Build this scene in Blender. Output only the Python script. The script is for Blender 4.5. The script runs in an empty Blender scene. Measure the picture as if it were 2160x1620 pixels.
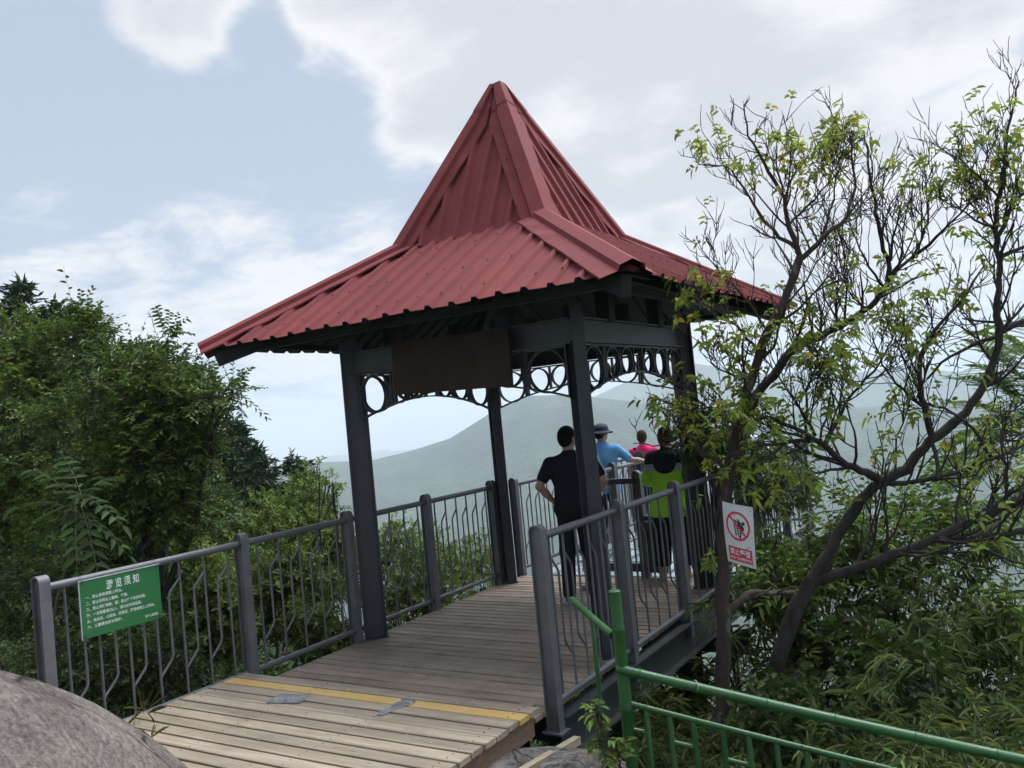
import bpy, math, random
import numpy as np
from mathutils import Vector, Matrix, Euler

SC = bpy.context.scene
COL = SC.collection
PI = math.pi
rng = np.random.default_rng(7)
random.seed(7)

# ------------------------------------------------------------------ camera
CAM = np.array([5.403, -5.768, 1.900])
YAW, PITCH, ROLL, FPX = map(float, (31.727, 2.154, 5.522, 1768.2))
def _basis():
    y, p, r = [math.radians(a) for a in (YAW, PITCH, ROLL)]
    f = np.array([-math.sin(y)*math.cos(p), math.cos(y)*math.cos(p), math.sin(p)])
    rt = np.array([math.cos(y), math.sin(y), 0.0]); up = np.cross(rt, f)
    c, s = math.cos(r), math.sin(r)
    return rt*c-up*s, rt*s+up*c, f
CR, CU, CF = _basis()
cd = bpy.data.cameras.new('camera'); cam = bpy.data.objects.new('camera', cd); COL.objects.link(cam)
cd.sensor_width = 36.0; cd.lens = FPX/2160*36; cd.clip_start = 0.05; cd.clip_end = 30000
cam.matrix_world = Matrix(((CR[0], CU[0], -CF[0], CAM[0]), (CR[1], CU[1], -CF[1], CAM[1]),
                           (CR[2], CU[2], -CF[2], CAM[2]), (0, 0, 0, 1)))
SC.camera = cam

def at(px, py, D):
    """world point seen at photo pixel (px, py) of 2160x1620, D metres in front of the lens"""
    return CAM + (CF + CR*(px-1080)/FPX + CU*(810-py)/FPX)*D

# ------------------------------------------------------------------ render, sky, sun
SC.view_settings.view_transform = 'Standard'
SC.view_settings.look = 'None'
SC.view_settings.gamma = 1.0
SC.view_settings.exposure = 0.0
SC.cycles.use_denoising = True
SC.cycles.max_bounces = 10
SC.cycles.diffuse_bounces = 3
SC.cycles.glossy_bounces = 3
SC.cycles.transmission_bounces = 4
SC.cycles.transparent_max_bounces = 6
SC.cycles.volume_bounces = 6
SC.cycles.sample_clamp_indirect = 4.0

SUN_EL, SUN_AZ = math.radians(64), math.radians(20)     # azimuth clockwise from +Y
sd = Vector((math.sin(SUN_AZ)*math.cos(SUN_EL), math.cos(SUN_AZ)*math.cos(SUN_EL), math.sin(SUN_EL)))
sl = bpy.data.lights.new('sun', 'SUN'); sun = bpy.data.objects.new('sun', sl); COL.objects.link(sun)
sl.energy = 2.2; sl.angle = math.radians(25); sl.color = (1.0, 0.96, 0.90)
sun.rotation_euler = sd.to_track_quat('Z', 'Y').to_euler(); sun.location = (0, 0, 60)

W = bpy.data.worlds.new("World"); SC.world = W; W.use_nodes = True
def N(nt, typ, loc=None, **kw):
    n = nt.nodes.new(typ)
    for k, v in kw.items(): setattr(n, k, v)
    return n
def build_world():
    nt = W.node_tree; nt.nodes.clear(); L = nt.links.new
    out = N(nt, 'ShaderNodeOutputWorld'); bg = N(nt, 'ShaderNodeBackground'); L(bg.outputs[0], out.inputs[0])
    sky = N(nt, 'ShaderNodeTexSky'); sky.sky_type = 'NISHITA'; sky.sun_disc = False
    sky.sun_elevation = SUN_EL; sky.sun_rotation = SUN_AZ; sky.altitude = 600; sky.air_density = 1.0; sky.dust_density = 3.0
    bg.inputs[1].default_value = 0.10
    tc = N(nt, 'ShaderNodeTexCoord'); nrm = N(nt, 'ShaderNodeVectorMath', operation='NORMALIZE'); L(tc.outputs['Generated'], nrm.inputs[0])
    D = nrm.outputs[0]
    def math_(op, a, b=None, clamp=False):
        m = N(nt, 'ShaderNodeMath', operation=op, use_clamp=clamp)
        for i, v in enumerate((a, b)):
            if v is None: continue
            if isinstance(v, (int, float)): m.inputs[i].default_value = v
            else: L(v, m.inputs[i])
        return m.outputs[0]
    # clouds lie on a high sheet: project the view direction on it
    sep = N(nt, 'ShaderNodeSeparateXYZ'); L(D, sep.inputs[0])
    zc = math_('ADD', math_('MAXIMUM', sep.outputs[2], 0.0), 0.22)
    pl = N(nt, 'ShaderNodeVectorMath', operation='SCALE'); L(D, pl.inputs[0]); L(math_('DIVIDE', 1.0, zc), pl.inputs['Scale'])
    P = pl.outputs[0]
    warp = N(nt, 'ShaderNodeTexNoise'); warp.inputs['Scale'].default_value = 2.2; warp.inputs['Detail'].default_value = 3; L(P, warp.inputs[0])
    ws = N(nt, 'ShaderNodeVectorMath', operation='SCALE'); L(warp.outputs['Color'], ws.inputs[0]); ws.inputs['Scale'].default_value = 0.30
    wa = N(nt, 'ShaderNodeVectorMath', operation='ADD'); L(P, wa.inputs[0]); L(ws.outputs[0], wa.inputs[1])
    n1 = N(nt, 'ShaderNodeTexNoise'); n1.inputs['Scale'].default_value = 2.6; n1.inputs['Detail'].default_value = 12; n1.inputs['Roughness'].default_value = 0.58
    L(wa.outputs[0], n1.inputs[0])
    # large cloud banks sit in given compass directions
    def blob(px, py, wdt):
        d = at(px, py, 1.0)-CAM; d /= np.linalg.norm(d)
        dt = N(nt, 'ShaderNodeVectorMath', operation='DOT_PRODUCT'); L(D, dt.inputs[0]); dt.inputs[1].default_value = tuple(d)
        m = N(nt, 'ShaderNodeMapRange'); m.interpolation_type = 'SMOOTHSTEP'; L(dt.outputs['Value'], m.inputs[0])
        m.inputs[1].default_value = math.cos(wdt); m.inputs[2].default_value = 1.0
        return m.outputs[0]
    acc = None
    for px, py, wd, amp in ((880, 110, .17, .40), (1250, 60, .30, .40), (1420, 380, .26, .42), (390, 70, .11, .36), (360, -60, .10, .3), (40, 40, .14, -.30), (170, 180, .10, -.2), (1900, 0, .36, .34), (1850, 480, .30, .26),
                            (660, 560, .15, .20), (480, 600, .15, .18), (1100, -260, .34, .3), (60, 90, .05, .2), (90, 260, .09, .18),
                            (1190, 230, .045, -.16), (620, 300, .13, -.34), (530, 40, .05, -.3), (480, 380, .20, -.16), (120, 420, .20, -.12), (560, 60, .05, -.16), (2050, 300, .16, -.12)):
        b = math_('MULTIPLY', blob(px, py, wd), amp); acc = b if acc is None else math_('ADD', acc, b)
    dens = math_('ADD', math_('SUBTRACT', math_('MULTIPLY', n1.outputs[0], 2.3), .65), acc)
    lowm = N(nt, 'ShaderNodeMapRange'); L(sep.outputs[2], lowm.inputs[0]); lowm.inputs[1].default_value = 0.30; lowm.inputs[2].default_value = 0.0
    lowm.inputs[3].default_value = 0.0; lowm.inputs[4].default_value = 0.28
    dens = math_('ADD', dens, lowm.outputs[0])
    cov = N(nt, 'ShaderNodeMapRange'); cov.interpolation_type = 'SMOOTHSTEP'; L(dens, cov.inputs[0]); cov.inputs[1].default_value = 0.44; cov.inputs[2].default_value = 0.94
    cov.inputs[3].default_value = 0.12; cov.inputs[4].default_value = 1.0
    # cloud tone: bright rims, greyer bellies
    n2 = N(nt, 'ShaderNodeTexNoise'); n2.inputs['Scale'].default_value = 3.4; n2.inputs['Detail'].default_value = 5; L(wa.outputs[0], n2.inputs[0])
    cr = N(nt, 'ShaderNodeMapRange'); cr.interpolation_type = 'SMOOTHSTEP'; L(math_('ADD', math_('MULTIPLY', dens, 0.55), math_('MULTIPLY', n2.outputs[0], 0.75)), cr.inputs[0])
    cr.inputs[1].default_value = 0.78; cr.inputs[2].default_value = 1.22
    cc = N(nt, 'ShaderNodeMix', data_type='RGBA'); L(cr.outputs[0], cc.inputs[0])
    cc.inputs[6].default_value = (9.6, 9.6, 9.8, 1); cc.inputs[7].default_value = (6.9, 7.2, 7.75, 1)
    # clear sky between the clouds, whitened by haze
    hz = N(nt, 'ShaderNodeMix', data_type='RGBA'); hz.inputs[0].default_value = 0.72; L(sky.outputs[0], hz.inputs[6]); hz.inputs[7].default_value = (5.3, 6.3, 8.0, 1)
    mx = N(nt, 'ShaderNodeMix', data_type='RGBA'); L(cov.outputs[0], mx.inputs[0]); L(hz.outputs[2], mx.inputs[6]); L(cc.outputs[2], mx.inputs[7])
    # the veiled sun: cloud glows brighter towards it, above the frame
    ds = N(nt, 'ShaderNodeVectorMath', operation='DOT_PRODUCT'); L(D, ds.inputs[0]); ds.inputs[1].default_value = tuple(sd)
    g = N(nt, 'ShaderNodeMapRange'); g.interpolation_type = 'SMOOTHSTEP'; L(ds.outputs['Value'], g.inputs[0]); g.inputs[1].default_value = .76; g.inputs[2].default_value = 1.0
    g.inputs[3].default_value = 1.0; g.inputs[4].default_value = 8.5
    gs = N(nt, 'ShaderNodeVectorMath', operation='SCALE'); L(mx.outputs[2], gs.inputs[0]); L(g.outputs[0], gs.inputs['Scale'])
    L(gs.outputs[0], bg.inputs[0])
build_world()

# ------------------------------------------------------------------ materials
MATS = {}
def mat(name, c1, c2=None, scale=6.0, detail=5, rough=0.6, rough2=None, bump=0.0, bscale=None, metal=0.0, spec=0.5, stretch=None, ramp=(0.35, 0.65), attr=False, transl=0.0, spots=None):
    if name in MATS: return MATS[name]
    m = bpy.data.materials.new(name); m.use_nodes = True; nt = m.node_tree; L = nt.links.new
    bs = nt.nodes['Principled BSDF']; out = nt.nodes['Material Output']
    bs.inputs['Roughness'].default_value = rough; bs.inputs['Metallic'].default_value = metal
    bs.inputs['Specular IOR Level'].default_value = spec
    c1 = tuple(c1)+(1,)
    colout = None
    tc = N(nt, 'ShaderNodeTexCoord'); co = tc.outputs['Object']
    if stretch:
        mp = N(nt, 'ShaderNodeMapping'); mp.inputs['Scale'].default_value = stretch; L(co, mp.inputs[0]); co = mp.outputs[0]
    if c2 is not None:
        nz = N(nt, 'ShaderNodeTexNoise'); nz.inputs['Scale'].default_value = scale; nz.inputs['Detail'].default_value = detail; nz.inputs['Roughness'].default_value = 0.6; L(co, nz.inputs[0])
        mr = N(nt, 'ShaderNodeMapRange'); mr.inputs[1].default_value = ramp[0]; mr.inputs[2].default_value = ramp[1]; L(nz.outputs[0], mr.inputs[0])
        mx = N(nt, 'ShaderNodeMix', data_type='RGBA'); L(mr.outputs[0], mx.inputs[0]); mx.inputs[6].default_value = c1; mx.inputs[7].default_value = tuple(c2)+(1,)
        colout = mx.outputs[2]
        if rough2 is not None:
            r2 = N(nt, 'ShaderNodeMapRange'); L(nz.outputs[0], r2.inputs[0]); r2.inputs[1].default_value = ramp[0]; r2.inputs[2].default_value = ramp[1]
            r2.inputs[3].default_value = rough; r2.inputs[4].default_value = rough2; L(r2.outputs[0], bs.inputs['Roughness'])
    if spots:
        col, sscale, thr = spots
        ns = N(nt, 'ShaderNodeTexNoise'); ns.inputs['Scale'].default_value = sscale; ns.inputs['Detail'].default_value = 3; L(co, ns.inputs[0])
        ms = N(nt, 'ShaderNodeMapRange'); ms.inputs[1].default_value = thr; ms.inputs[2].default_value = thr+.06; L(ns.outputs[0], ms.inputs[0])
        m3 = N(nt, 'ShaderNodeMix', data_type='RGBA'); L(ms.outputs[0], m3.inputs[0]); m3.inputs[7].default_value = tuple(col)+(1,)
        if colout is None: m3.inputs[6].default_value = c1
        else: L(colout, m3.inputs[6])
        colout = m3.outputs[2]
    if attr:
        at_ = N(nt, 'ShaderNodeAttribute'); at_.attribute_name = 'tint'
        m2 = N(nt, 'ShaderNodeMix', data_type='RGBA', blend_type='MULTIPLY'); m2.inputs[0].default_value = 1.0
        if colout is None: m2.inputs[6].default_value = c1
        else: L(colout, m2.inputs[6])
        L(at_.outputs['Color'], m2.inputs[7]); colout = m2.outputs[2]
    if colout is None: bs.inputs['Base Color'].default_value = c1
    else: L(colout, bs.inputs['Base Color'])
    if bump:
        nb = N(nt, 'ShaderNodeTexNoise'); nb.inputs['Scale'].default_value = bscale or scale*4; nb.inputs['Detail'].default_value = 6; L(co, nb.inputs[0])
        bp = N(nt, 'ShaderNodeBump'); bp.inputs['Strength'].default_value = 1.0; bp.inputs['Distance'].default_value = bump; L(nb.outputs[0], bp.inputs['Height']); L(bp.outputs[0], bs.inputs['Normal'])
    if transl:
        tr = N(nt, 'ShaderNodeBsdfTranslucent'); ms = N(nt, 'ShaderNodeMixShader'); ms.inputs[0].default_value = transl
        if colout is None: tr.inputs[0].default_value = c1
        else: L(colout, tr.inputs[0])
        L(bs.outputs[0], ms.inputs[1]); L(tr.outputs[0], ms.inputs[2]); L(ms.outputs[0], out.inputs[0])
    MATS[name] = m; return m

# ------------------------------------------------------------------ mesh helpers
class MB:
    def __init__(s): s.v = []; s.f = []; s.m = []; s.mats = []; s.cur = 0
    def add(s, vs, fs):
        b = len(s.v); s.v += [tuple(map(float, p)) for p in vs]; s.f += [tuple(b+i for i in f) for f in fs]; s.m += [s.cur]*len(fs)
    def box(s, c, d, R=None):
        c = np.array(c, float); h = np.array(d, float)/2
        vs = [np.array([x*h[0], y*h[1], z*h[2]]) for x in (-1, 1) for y in (-1, 1) for z in (-1, 1)]
        if R is not None: vs = [R@p for p in vs]
        s.add([c+p for p in vs], [(0, 1, 3, 2), (4, 6, 7, 5), (0, 4, 5, 1), (2, 3, 7, 6), (0, 2, 6, 4), (1, 5, 7, 3)])
    def beam(s, a, b, w, h, up=(0, 0, 1)):
        a = np.array(a, float); b = np.array(b, float); d = b-a; L = np.linalg.norm(d); d /= L
        x = np.cross(d, up); x /= np.linalg.norm(x); z = np.cross(x, d)
        s.box((a+b)/2, (w, L, h), np.array([x, d, z]).T)
    def prism(s, prof, a, b, xa, za):
        """profile (list of 2D) swept from a to b; xa, za are the profile axes"""
        a = np.array(a, float); b = np.array(b, float); xa = np.array(xa, float); za = np.array(za, float); n = len(prof)
        vs = [a+xa*p[0]+za*p[1] for p in prof]+[b+xa*p[0]+za*p[1] for p in prof]
        s.add(vs, [(i, (i+1) % n, n+(i+1) % n, n+i) for i in range(n)]+[tuple(range(n))[::-1], tuple(range(n, 2*n))])
    def tube(s, pts, r, n=8, cap=True):
        pts = [np.array(p, float) for p in pts]; k = len(pts)
        if not hasattr(r, '__len__'): r = [r]*k
        d = [pts[min(i+1, k-1)]-pts[max(i-1, 0)] for i in range(k)]
        up = np.array([0, 0, 1.0]) if abs(d[0][2]) < .9*np.linalg.norm(d[0]) else np.array([1.0, 0, 0])
        vs = []
        for i in range(k):
            t = d[i]/max(np.linalg.norm(d[i]), 1e-9); x = np.cross(t, up); x /= max(np.linalg.norm(x), 1e-9); y = np.cross(x, t); up = y
            for j in range(n):
                a = 2*PI*j/n; vs.append(pts[i]+(x*math.cos(a)+y*math.sin(a))*r[i])
        fs = [(i*n+j, i*n+(j+1) % n, (i+1)*n+(j+1) % n, (i+1)*n+j) for i in range(k-1) for j in range(n)]
        if cap: fs += [tuple(range(n))[::-1], tuple(range((k-1)*n, k*n))]
        s.add(vs, fs)
    def build(s, name, m, parent=None, smooth=None, loc=None):
        return mesh_obj(name, np.array(s.v, float).reshape(-1, 3), s.f, m, parent, smooth, mi=s.m)

def mesh_obj(name, V, F, m, parent=None, smooth=None, mi=None, tint=None):
    me = bpy.data.meshes.new(name)
    if isinstance(F, np.ndarray):
        k = F.shape[1]; me.vertices.add(len(V)); me.vertices.foreach_set('co', np.ascontiguousarray(V, np.float32).ravel())
        me.loops.add(F.size); me.loops.foreach_set('vertex_index', np.ascontiguousarray(F, np.int32).ravel())
        me.polygons.add(len(F)); me.polygons.foreach_set('loop_start', np.arange(0, F.size, k, dtype=np.int32))
        me.update(calc_edges=True)
    else:
        me.from_pydata([tuple(p) for p in V], [], F); me.update()
    ms = m if isinstance(m, (list, tuple)) else [m]
    for x in ms: me.materials.append(x)
    if mi is not None and len(ms) > 1: me.polygons.foreach_set('material_index', np.array(mi, np.int32))
    if tint is not None:
        a = me.color_attributes.new('tint', 'FLOAT_COLOR', 'POINT'); a.data.foreach_set('color', np.ascontiguousarray(np.hstack([tint, np.ones((len(tint), 1))]), np.float32).ravel())
    if smooth is not None:
        if smooth is True: me.polygons.foreach_set('use_smooth', np.ones(len(me.polygons), bool))
        else: me.polygons.foreach_set('use_smooth', np.ones(len(me.polygons), bool)); me.set_sharp_from_angle(angle=math.radians(smooth))
    o = bpy.data.objects.new(name, me); COL.objects.link(o)
    if parent is not None:
        o.parent = parent; o.matrix_parent_inverse = Matrix.Translation(-Vector(parent.location)) if parent.location.length else Matrix()
    return o
def tag(o, label=None, cat=None, group=None, kind=None):
    for k, v in (('label', label), ('category', cat), ('group', group), ('kind', kind)):
        if v: o[k] = v
    return o
def thing(name, label, cat, loc=(0, 0, 0), group=None):
    o = bpy.data.objects.new(name, None); COL.objects.link(o); o.location = loc; o.empty_display_size = .1
    return tag(o, label, cat, group)

PAINT = mat('grey_steel_paint', (.092, .094, .102), (.128, .130, .138), scale=9, rough=.42, rough2=.55, bump=.0006, bscale=160, spots=((.11, .075, .055), 22, .66))
PAINTD = mat('dark_steel_paint', (.026, .031, .040), (.038, .043, .053), scale=5, rough=.5, bump=.0005, bscale=120, spots=((.07, .055, .045), 18, .68))
BEAMM = mat('green_grey_steel', (.030, .038, .042), (.045, .055, .058), scale=4, rough=.5, bump=.0005, bscale=90)

# ------------------------------------------------------------------ pavilion
XC, YC, CC = 1.26, 1.206, 1.162
ZE, ZN, ZA, RA, RB = 2.737, 3.564, 5.095, 2.08, .762
RED = mat('red_roof_paint', (.150, .031, .031), (.220, .053, .051), scale=2.4, detail=10, rough=.66, rough2=.82, spec=.14, bump=.0012, bscale=40, ramp=(.25, .75), spots=((.30, .10, .09), 26, .70))
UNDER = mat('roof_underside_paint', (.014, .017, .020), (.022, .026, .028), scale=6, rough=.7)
DARKHOLE = mat('dark_seal', (.015, .015, .018), rough=.9)

def Rz(k):
    c, s = [(1, 0), (0, 1), (-1, 0), (0, -1)][k]; return np.array([[c, -s, 0], [s, c, 0], [0, 0, 1.0]])
def roof_sheet(mb, k, a, za, b, zb, off=0.0, pitch=.205, rib=.028, t0=0.0, seed=0):
    n = np.cross([1, 0, 0], [0, a-b, zb-za]); n = n/np.linalg.norm(n); n = n if n[2] > 0 else -n
    R = Rz(k); rs = np.random.default_rng(seed+k)
    us = []
    c = -a+.09
    while c < a-.02:
        j = rs.normal(0, .004)
        us += [(c-.036+j, 0), (c-.017+j, rib), (c+.017+j, rib), (c+.036+j, 0)]; c += pitch
    us = [(-a, 0)]+[u for u in us if abs(u[0]) < a-.003]+[(a, 0)]
    def P(u, t, h):
        w = .006*math.sin(u*7+k)*(1-t) if t < .1 else 0
        return np.array([XC, YC, 0])+R@(np.array([u, -(a+(b-a)*t), za+(zb-za)*t])+n*(h+off+w))
    for (u0, h0), (u1, h1) in zip(us[:-1], us[1:]):
        tm = lambda u: min(1.0, max(t0, (a-abs(u))/(a-b)))
        ta, tb = tm(u0), tm(u1); steps = 3
        row = []
        for i in range(steps+1):
            f = i/steps; row.append((P(u0, t0+(ta-t0)*f, h0), P(u1, t0+(tb-t0)*f, h1)))
        vs = [p for r_ in row for p in r_]
        mb.add(vs, [(2*i, 2*i+1, 2*i+3, 2*i+2) for i in range(steps)])
def face_n(k, a, za, b, zb):
    n = np.cross([1, 0, 0], [0, a-b, zb-za]); n = n/np.linalg.norm(n); n = n if n[2] > 0 else -n
    return Rz(k)@n
def hip_cap(mb, k, a, za, b, zb, w, t0, t1, seg=10, h0=.034):
    """ridge flashing over the corner between face k (its left end) and face k-1"""
    R = Rz(k); o = np.array([XC, YC, 0])
    nf = face_n(k, a, za, b, zb); ng = face_n((k-1) % 4, a, za, b, zb)
    H = lambda t: o+R@np.array([-(a+(b-a)*t), -(a+(b-a)*t), za+(zb-za)*t])
    hd = H(1)-H(0); hd /= np.linalg.norm(hd)
    wf = np.cross(nf, hd); wf = wf if wf@(R@np.array([1, 0, 0])) > 0 else -wf
    wg = np.cross(ng, hd); wg = wg if wg@(R@np.array([0, 1, 0])) > 0 else -wg
    rows = []
    rs = np.random.default_rng(int(k*7+za*10))
    for i in range(seg+1):
        t = t0+(t1-t0)*i/seg; p = H(t); half = (a+(b-a)*t); ww = min(w, half*.95+.004); sc = ww/w
        lf = h0+rs.uniform(-.004, .012); lg = h0+rs.uniform(-.004, .012)
        mid = (nf+ng); mid /= np.linalg.norm(mid)
        rows.append([p+wf*ww+nf*(lf-.012), p+wf*(ww-.006)+nf*lf, p+wf*.085*sc+nf*(h0+.004), p+wf*.062*sc+nf*(h0+.036), p+mid*(h0+.046),
                     p+wg*.062*sc+ng*(h0+.036), p+wg*.085*sc+ng*(h0+.004), p+wg*(ww-.006)+ng*lg, p+wg*ww+ng*(lg-.012)])
    m = len(rows[0]); vs = [q for r_ in rows for q in r_]
    mb.add(vs, [(i*m+j, i*m+j+1, (i+1)*m+j+1, (i+1)*m+j) for i in range(seg) for j in range(m-1)])

def ibeam(mb, a, b, w, h, tw=.008, tf=.012, up=(0, 0, 1)):
    a = np.array(a, float); b = np.array(b, float); d = (b-a)/np.linalg.norm(b-a); up = np.array(up, float)
    x = np.cross(d, up); x /= np.linalg.norm(x); z = np.cross(x, d)
    H, Wd = h/2, w/2
    prof = [(-Wd, -H), (Wd, -H), (Wd, -H+tf), (tw/2, -H+tf), (tw/2, H-tf), (Wd, H-tf), (Wd, H), (-Wd, H), (-Wd, H-tf), (-tw/2, H-tf), (-tw/2, -H+tf), (-Wd, -H+tf)]
    mb.prism(prof, a, b, x, z)

def build_pavilion():
    pv = thing('pavilion', 'grey steel pavilion with a steep two-tier red corrugated roof over the boardwalk', 'pavilion', (XC, YC, 0))
    for sx, sy in ((-1, -1), (1, -1), (-1, 1), (1, 1)):
        mb = MB(); d = np.array([sx, sy, 0])/math.sqrt(2)
        x, y = XC+sx*CC, YC+sy*CC
        ibeam(mb, (x, y, -.02), (x, y, 2.72), .105, .205, tf=.012, up=d)
        mb.box((x, y, .006), (.13, .23, .012), np.array([[d[1], d[0], 0], [-d[0], d[1], 0], [0, 0, 1]]))
        mb.build('column', PAINTD, pv)
    ci = CC-.02
    for k in range(4):
        R = Rz(k); o = np.array([XC, YC, 0])
        mb = MB(); ibeam(mb, o+R@np.array([-ci, -CC, 2.52]), o+R@np.array([ci, -CC, 2.52]), .1, .2)
        mb.build('beam', BEAMM, pv)
        # upper tie between the rafters
        mb = MB(); mb.beam(o+R@np.array([-1.7, -1.7, 2.735]), o+R@np.array([1.7, -1.7, 2.735]), .06, .05)
        mb.beam(o+R@np.array([-1.0, -1.0, 3.16]), o+R@np.array([1.0, -1.0, 3.16]), .06, .08)
        mb.box(o+R@np.array([.55, -CC, 2.78]), (.12, .12, .35)); mb.box(o+R@np.array([-.55, -CC, 2.78]), (.12, .12, .35))
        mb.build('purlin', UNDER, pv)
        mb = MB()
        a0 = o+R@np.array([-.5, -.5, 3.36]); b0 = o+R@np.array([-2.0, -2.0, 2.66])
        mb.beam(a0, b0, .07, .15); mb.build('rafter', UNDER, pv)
        # fretwork under the beam
        mb = MB(); h = ci-.06; zt = 2.405
        zb = lambda s: 2.0+.185*math.sin(min(1, s/(h*1.0))*PI/2)**.9      # s = distance from a column
        def bar(p, q, w=.012, dep=.045):
            p3, q3 = o+R@np.array([p[0], -CC, p[1]]), o+R@np.array([q[0], -CC, q[1]])
            mb.beam(p3, q3, dep, w, up=R@np.array([0, -1, 0])) if False else mb.prism([(-w/2, -dep/2), (w/2, -dep/2), (w/2, dep/2), (-w/2, dep/2)], p3, q3,
                np.cross((q3-p3)/np.linalg.norm(q3-p3), R@np.array([0, -1., 0])), R@np.array([0, -1., 0]))
        def ring(cx, cz, r, w=.011, dep=.045):
            n = 28; vs = []
            for i in range(n):
                a = 2*PI*i/n
                for rr, yy in ((r, -dep/2), (r, dep/2), (r-w, dep/2), (r-w, -dep/2)):
                    vs.append(o+R@np.array([cx+rr*math.cos(a), -CC+yy, cz+rr*math.sin(a)]))
            mb.add(vs, [(4*i+j, 4*i+(j+1) % 4, 4*((i+1) % n)+(j+1) % 4, 4*((i+1) % n)+j) for i in range(n) for j in range(4)])
        bar((-h, zt), (h, zt))
        pts = [(-h+2*h*i/24) for i in range(25)]
        for x0, x1 in zip(pts[:-1], pts[1:]): bar((x0, zb(h-abs(x0))), (x1, zb(h-abs(x1))))
        for s in (-1, 1):
            bar((s*(h-.006), zt), (s*(h-.006), zb(0)), dep=.046)
            for ctr in (.19, .55, .84):
                z0 = zb(ctr)-.01; r = (zt-z0)/2-.002
                ring(s*(h-ctr), zt-r-.004, r)
            for q in (.375, .405, .70, .985): bar((s*(h-q), zt), (s*(h-q), zb(q)), dep=.044)
        mb.build('fretwork', PAINTD, pv)
    mb = MB()
    for k in range(4): roof_sheet(mb, k, RA, ZE, RB-.02, ZN+.01)
    low = mb.build('lower_roof', RED, pv)
    mb = MB()
    for k in range(4): roof_sheet(mb, k, RB+.03, ZN-.05, 0.0, ZA, off=.016, pitch=.19, rib=.036, seed=9)
    up_ = mb.build('upper_roof', RED, pv)
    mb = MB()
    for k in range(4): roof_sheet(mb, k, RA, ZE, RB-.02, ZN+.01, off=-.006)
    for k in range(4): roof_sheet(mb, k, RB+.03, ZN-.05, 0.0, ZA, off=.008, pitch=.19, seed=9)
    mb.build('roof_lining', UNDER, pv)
    for k in range(4):
        mb = MB(); hip_cap(mb, k, RA, ZE, RB-.02, ZN+.01, .215, -.002, 1.0); mb.build('hip_flashing', RED, low)
        mb = MB(); hip_cap(mb, k, RB+.03, ZN-.05, 0.0, ZA, .185, -.01, .845, h0=.050)
        hip_cap(mb, k, RB+.03, ZN-.05, 0.0, ZA, .185, .83, .999, h0=.055, seg=6); mb.build('hip_flashing', RED, up_)
    # fixing screws
    mb = MB(); rs = np.random.default_rng(3)
    for k in range(4):
        R = Rz(k); o = np.array([XC, YC, 0])
        for (a, za, b, zb, off, rows) in ((RA, ZE, RB, ZN, .0, (.12, .42, .8)), (RB+.03, ZN-.05, 0, ZA, .03, (.1, .42))):
            n = face_n(k, a, za, b, zb)
            for t in rows:
                u = -a+.09
                while u < a:
                    if abs(u) < a+(b-a)*t-.1 and rs.random() < .8:
                        tt = t+rs.uniform(-.02, .02); p = o+R@np.array([u+rs.uniform(-.02, .02), -(a+(b-a)*tt), za+(zb-za)*tt])+n*(off+.030)
                        mb.tube([p, p+n*.007], .008, n=6)
                    u += .205
    tag(mb.build('fixing_screws', mat('rusty_screw', (.10, .03, .025), rough=.7), low), kind='stuff')
    return pv
build_pavilion()

# ------------------------------------------------------------------ plaque, deck, ramp
RUST = mat('rusted_plate', (.018, .010, .008), (.040, .018, .011), scale=5, detail=8, rough=.85, bump=.001, bscale=60)
def build_plaque():
    t = thing('plaque', 'blank rust brown board hung under the front eave of the pavilion', 'board', (1.29, -.1, 2.4))
    mb = MB(); mb.box((1.31, -.1, 2.385), (1.20, .035, .46), np.array(Matrix.Rotation(math.radians(2), 3, 'Y')))
    mb.build('board', RUST, t)
    for x in (.85, 1.7):
        mb = MB(); mb.box((x, -.066, 2.58), (.03, .03, .12)); mb.build('bracket', PAINTD, t)
build_plaque()

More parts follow.
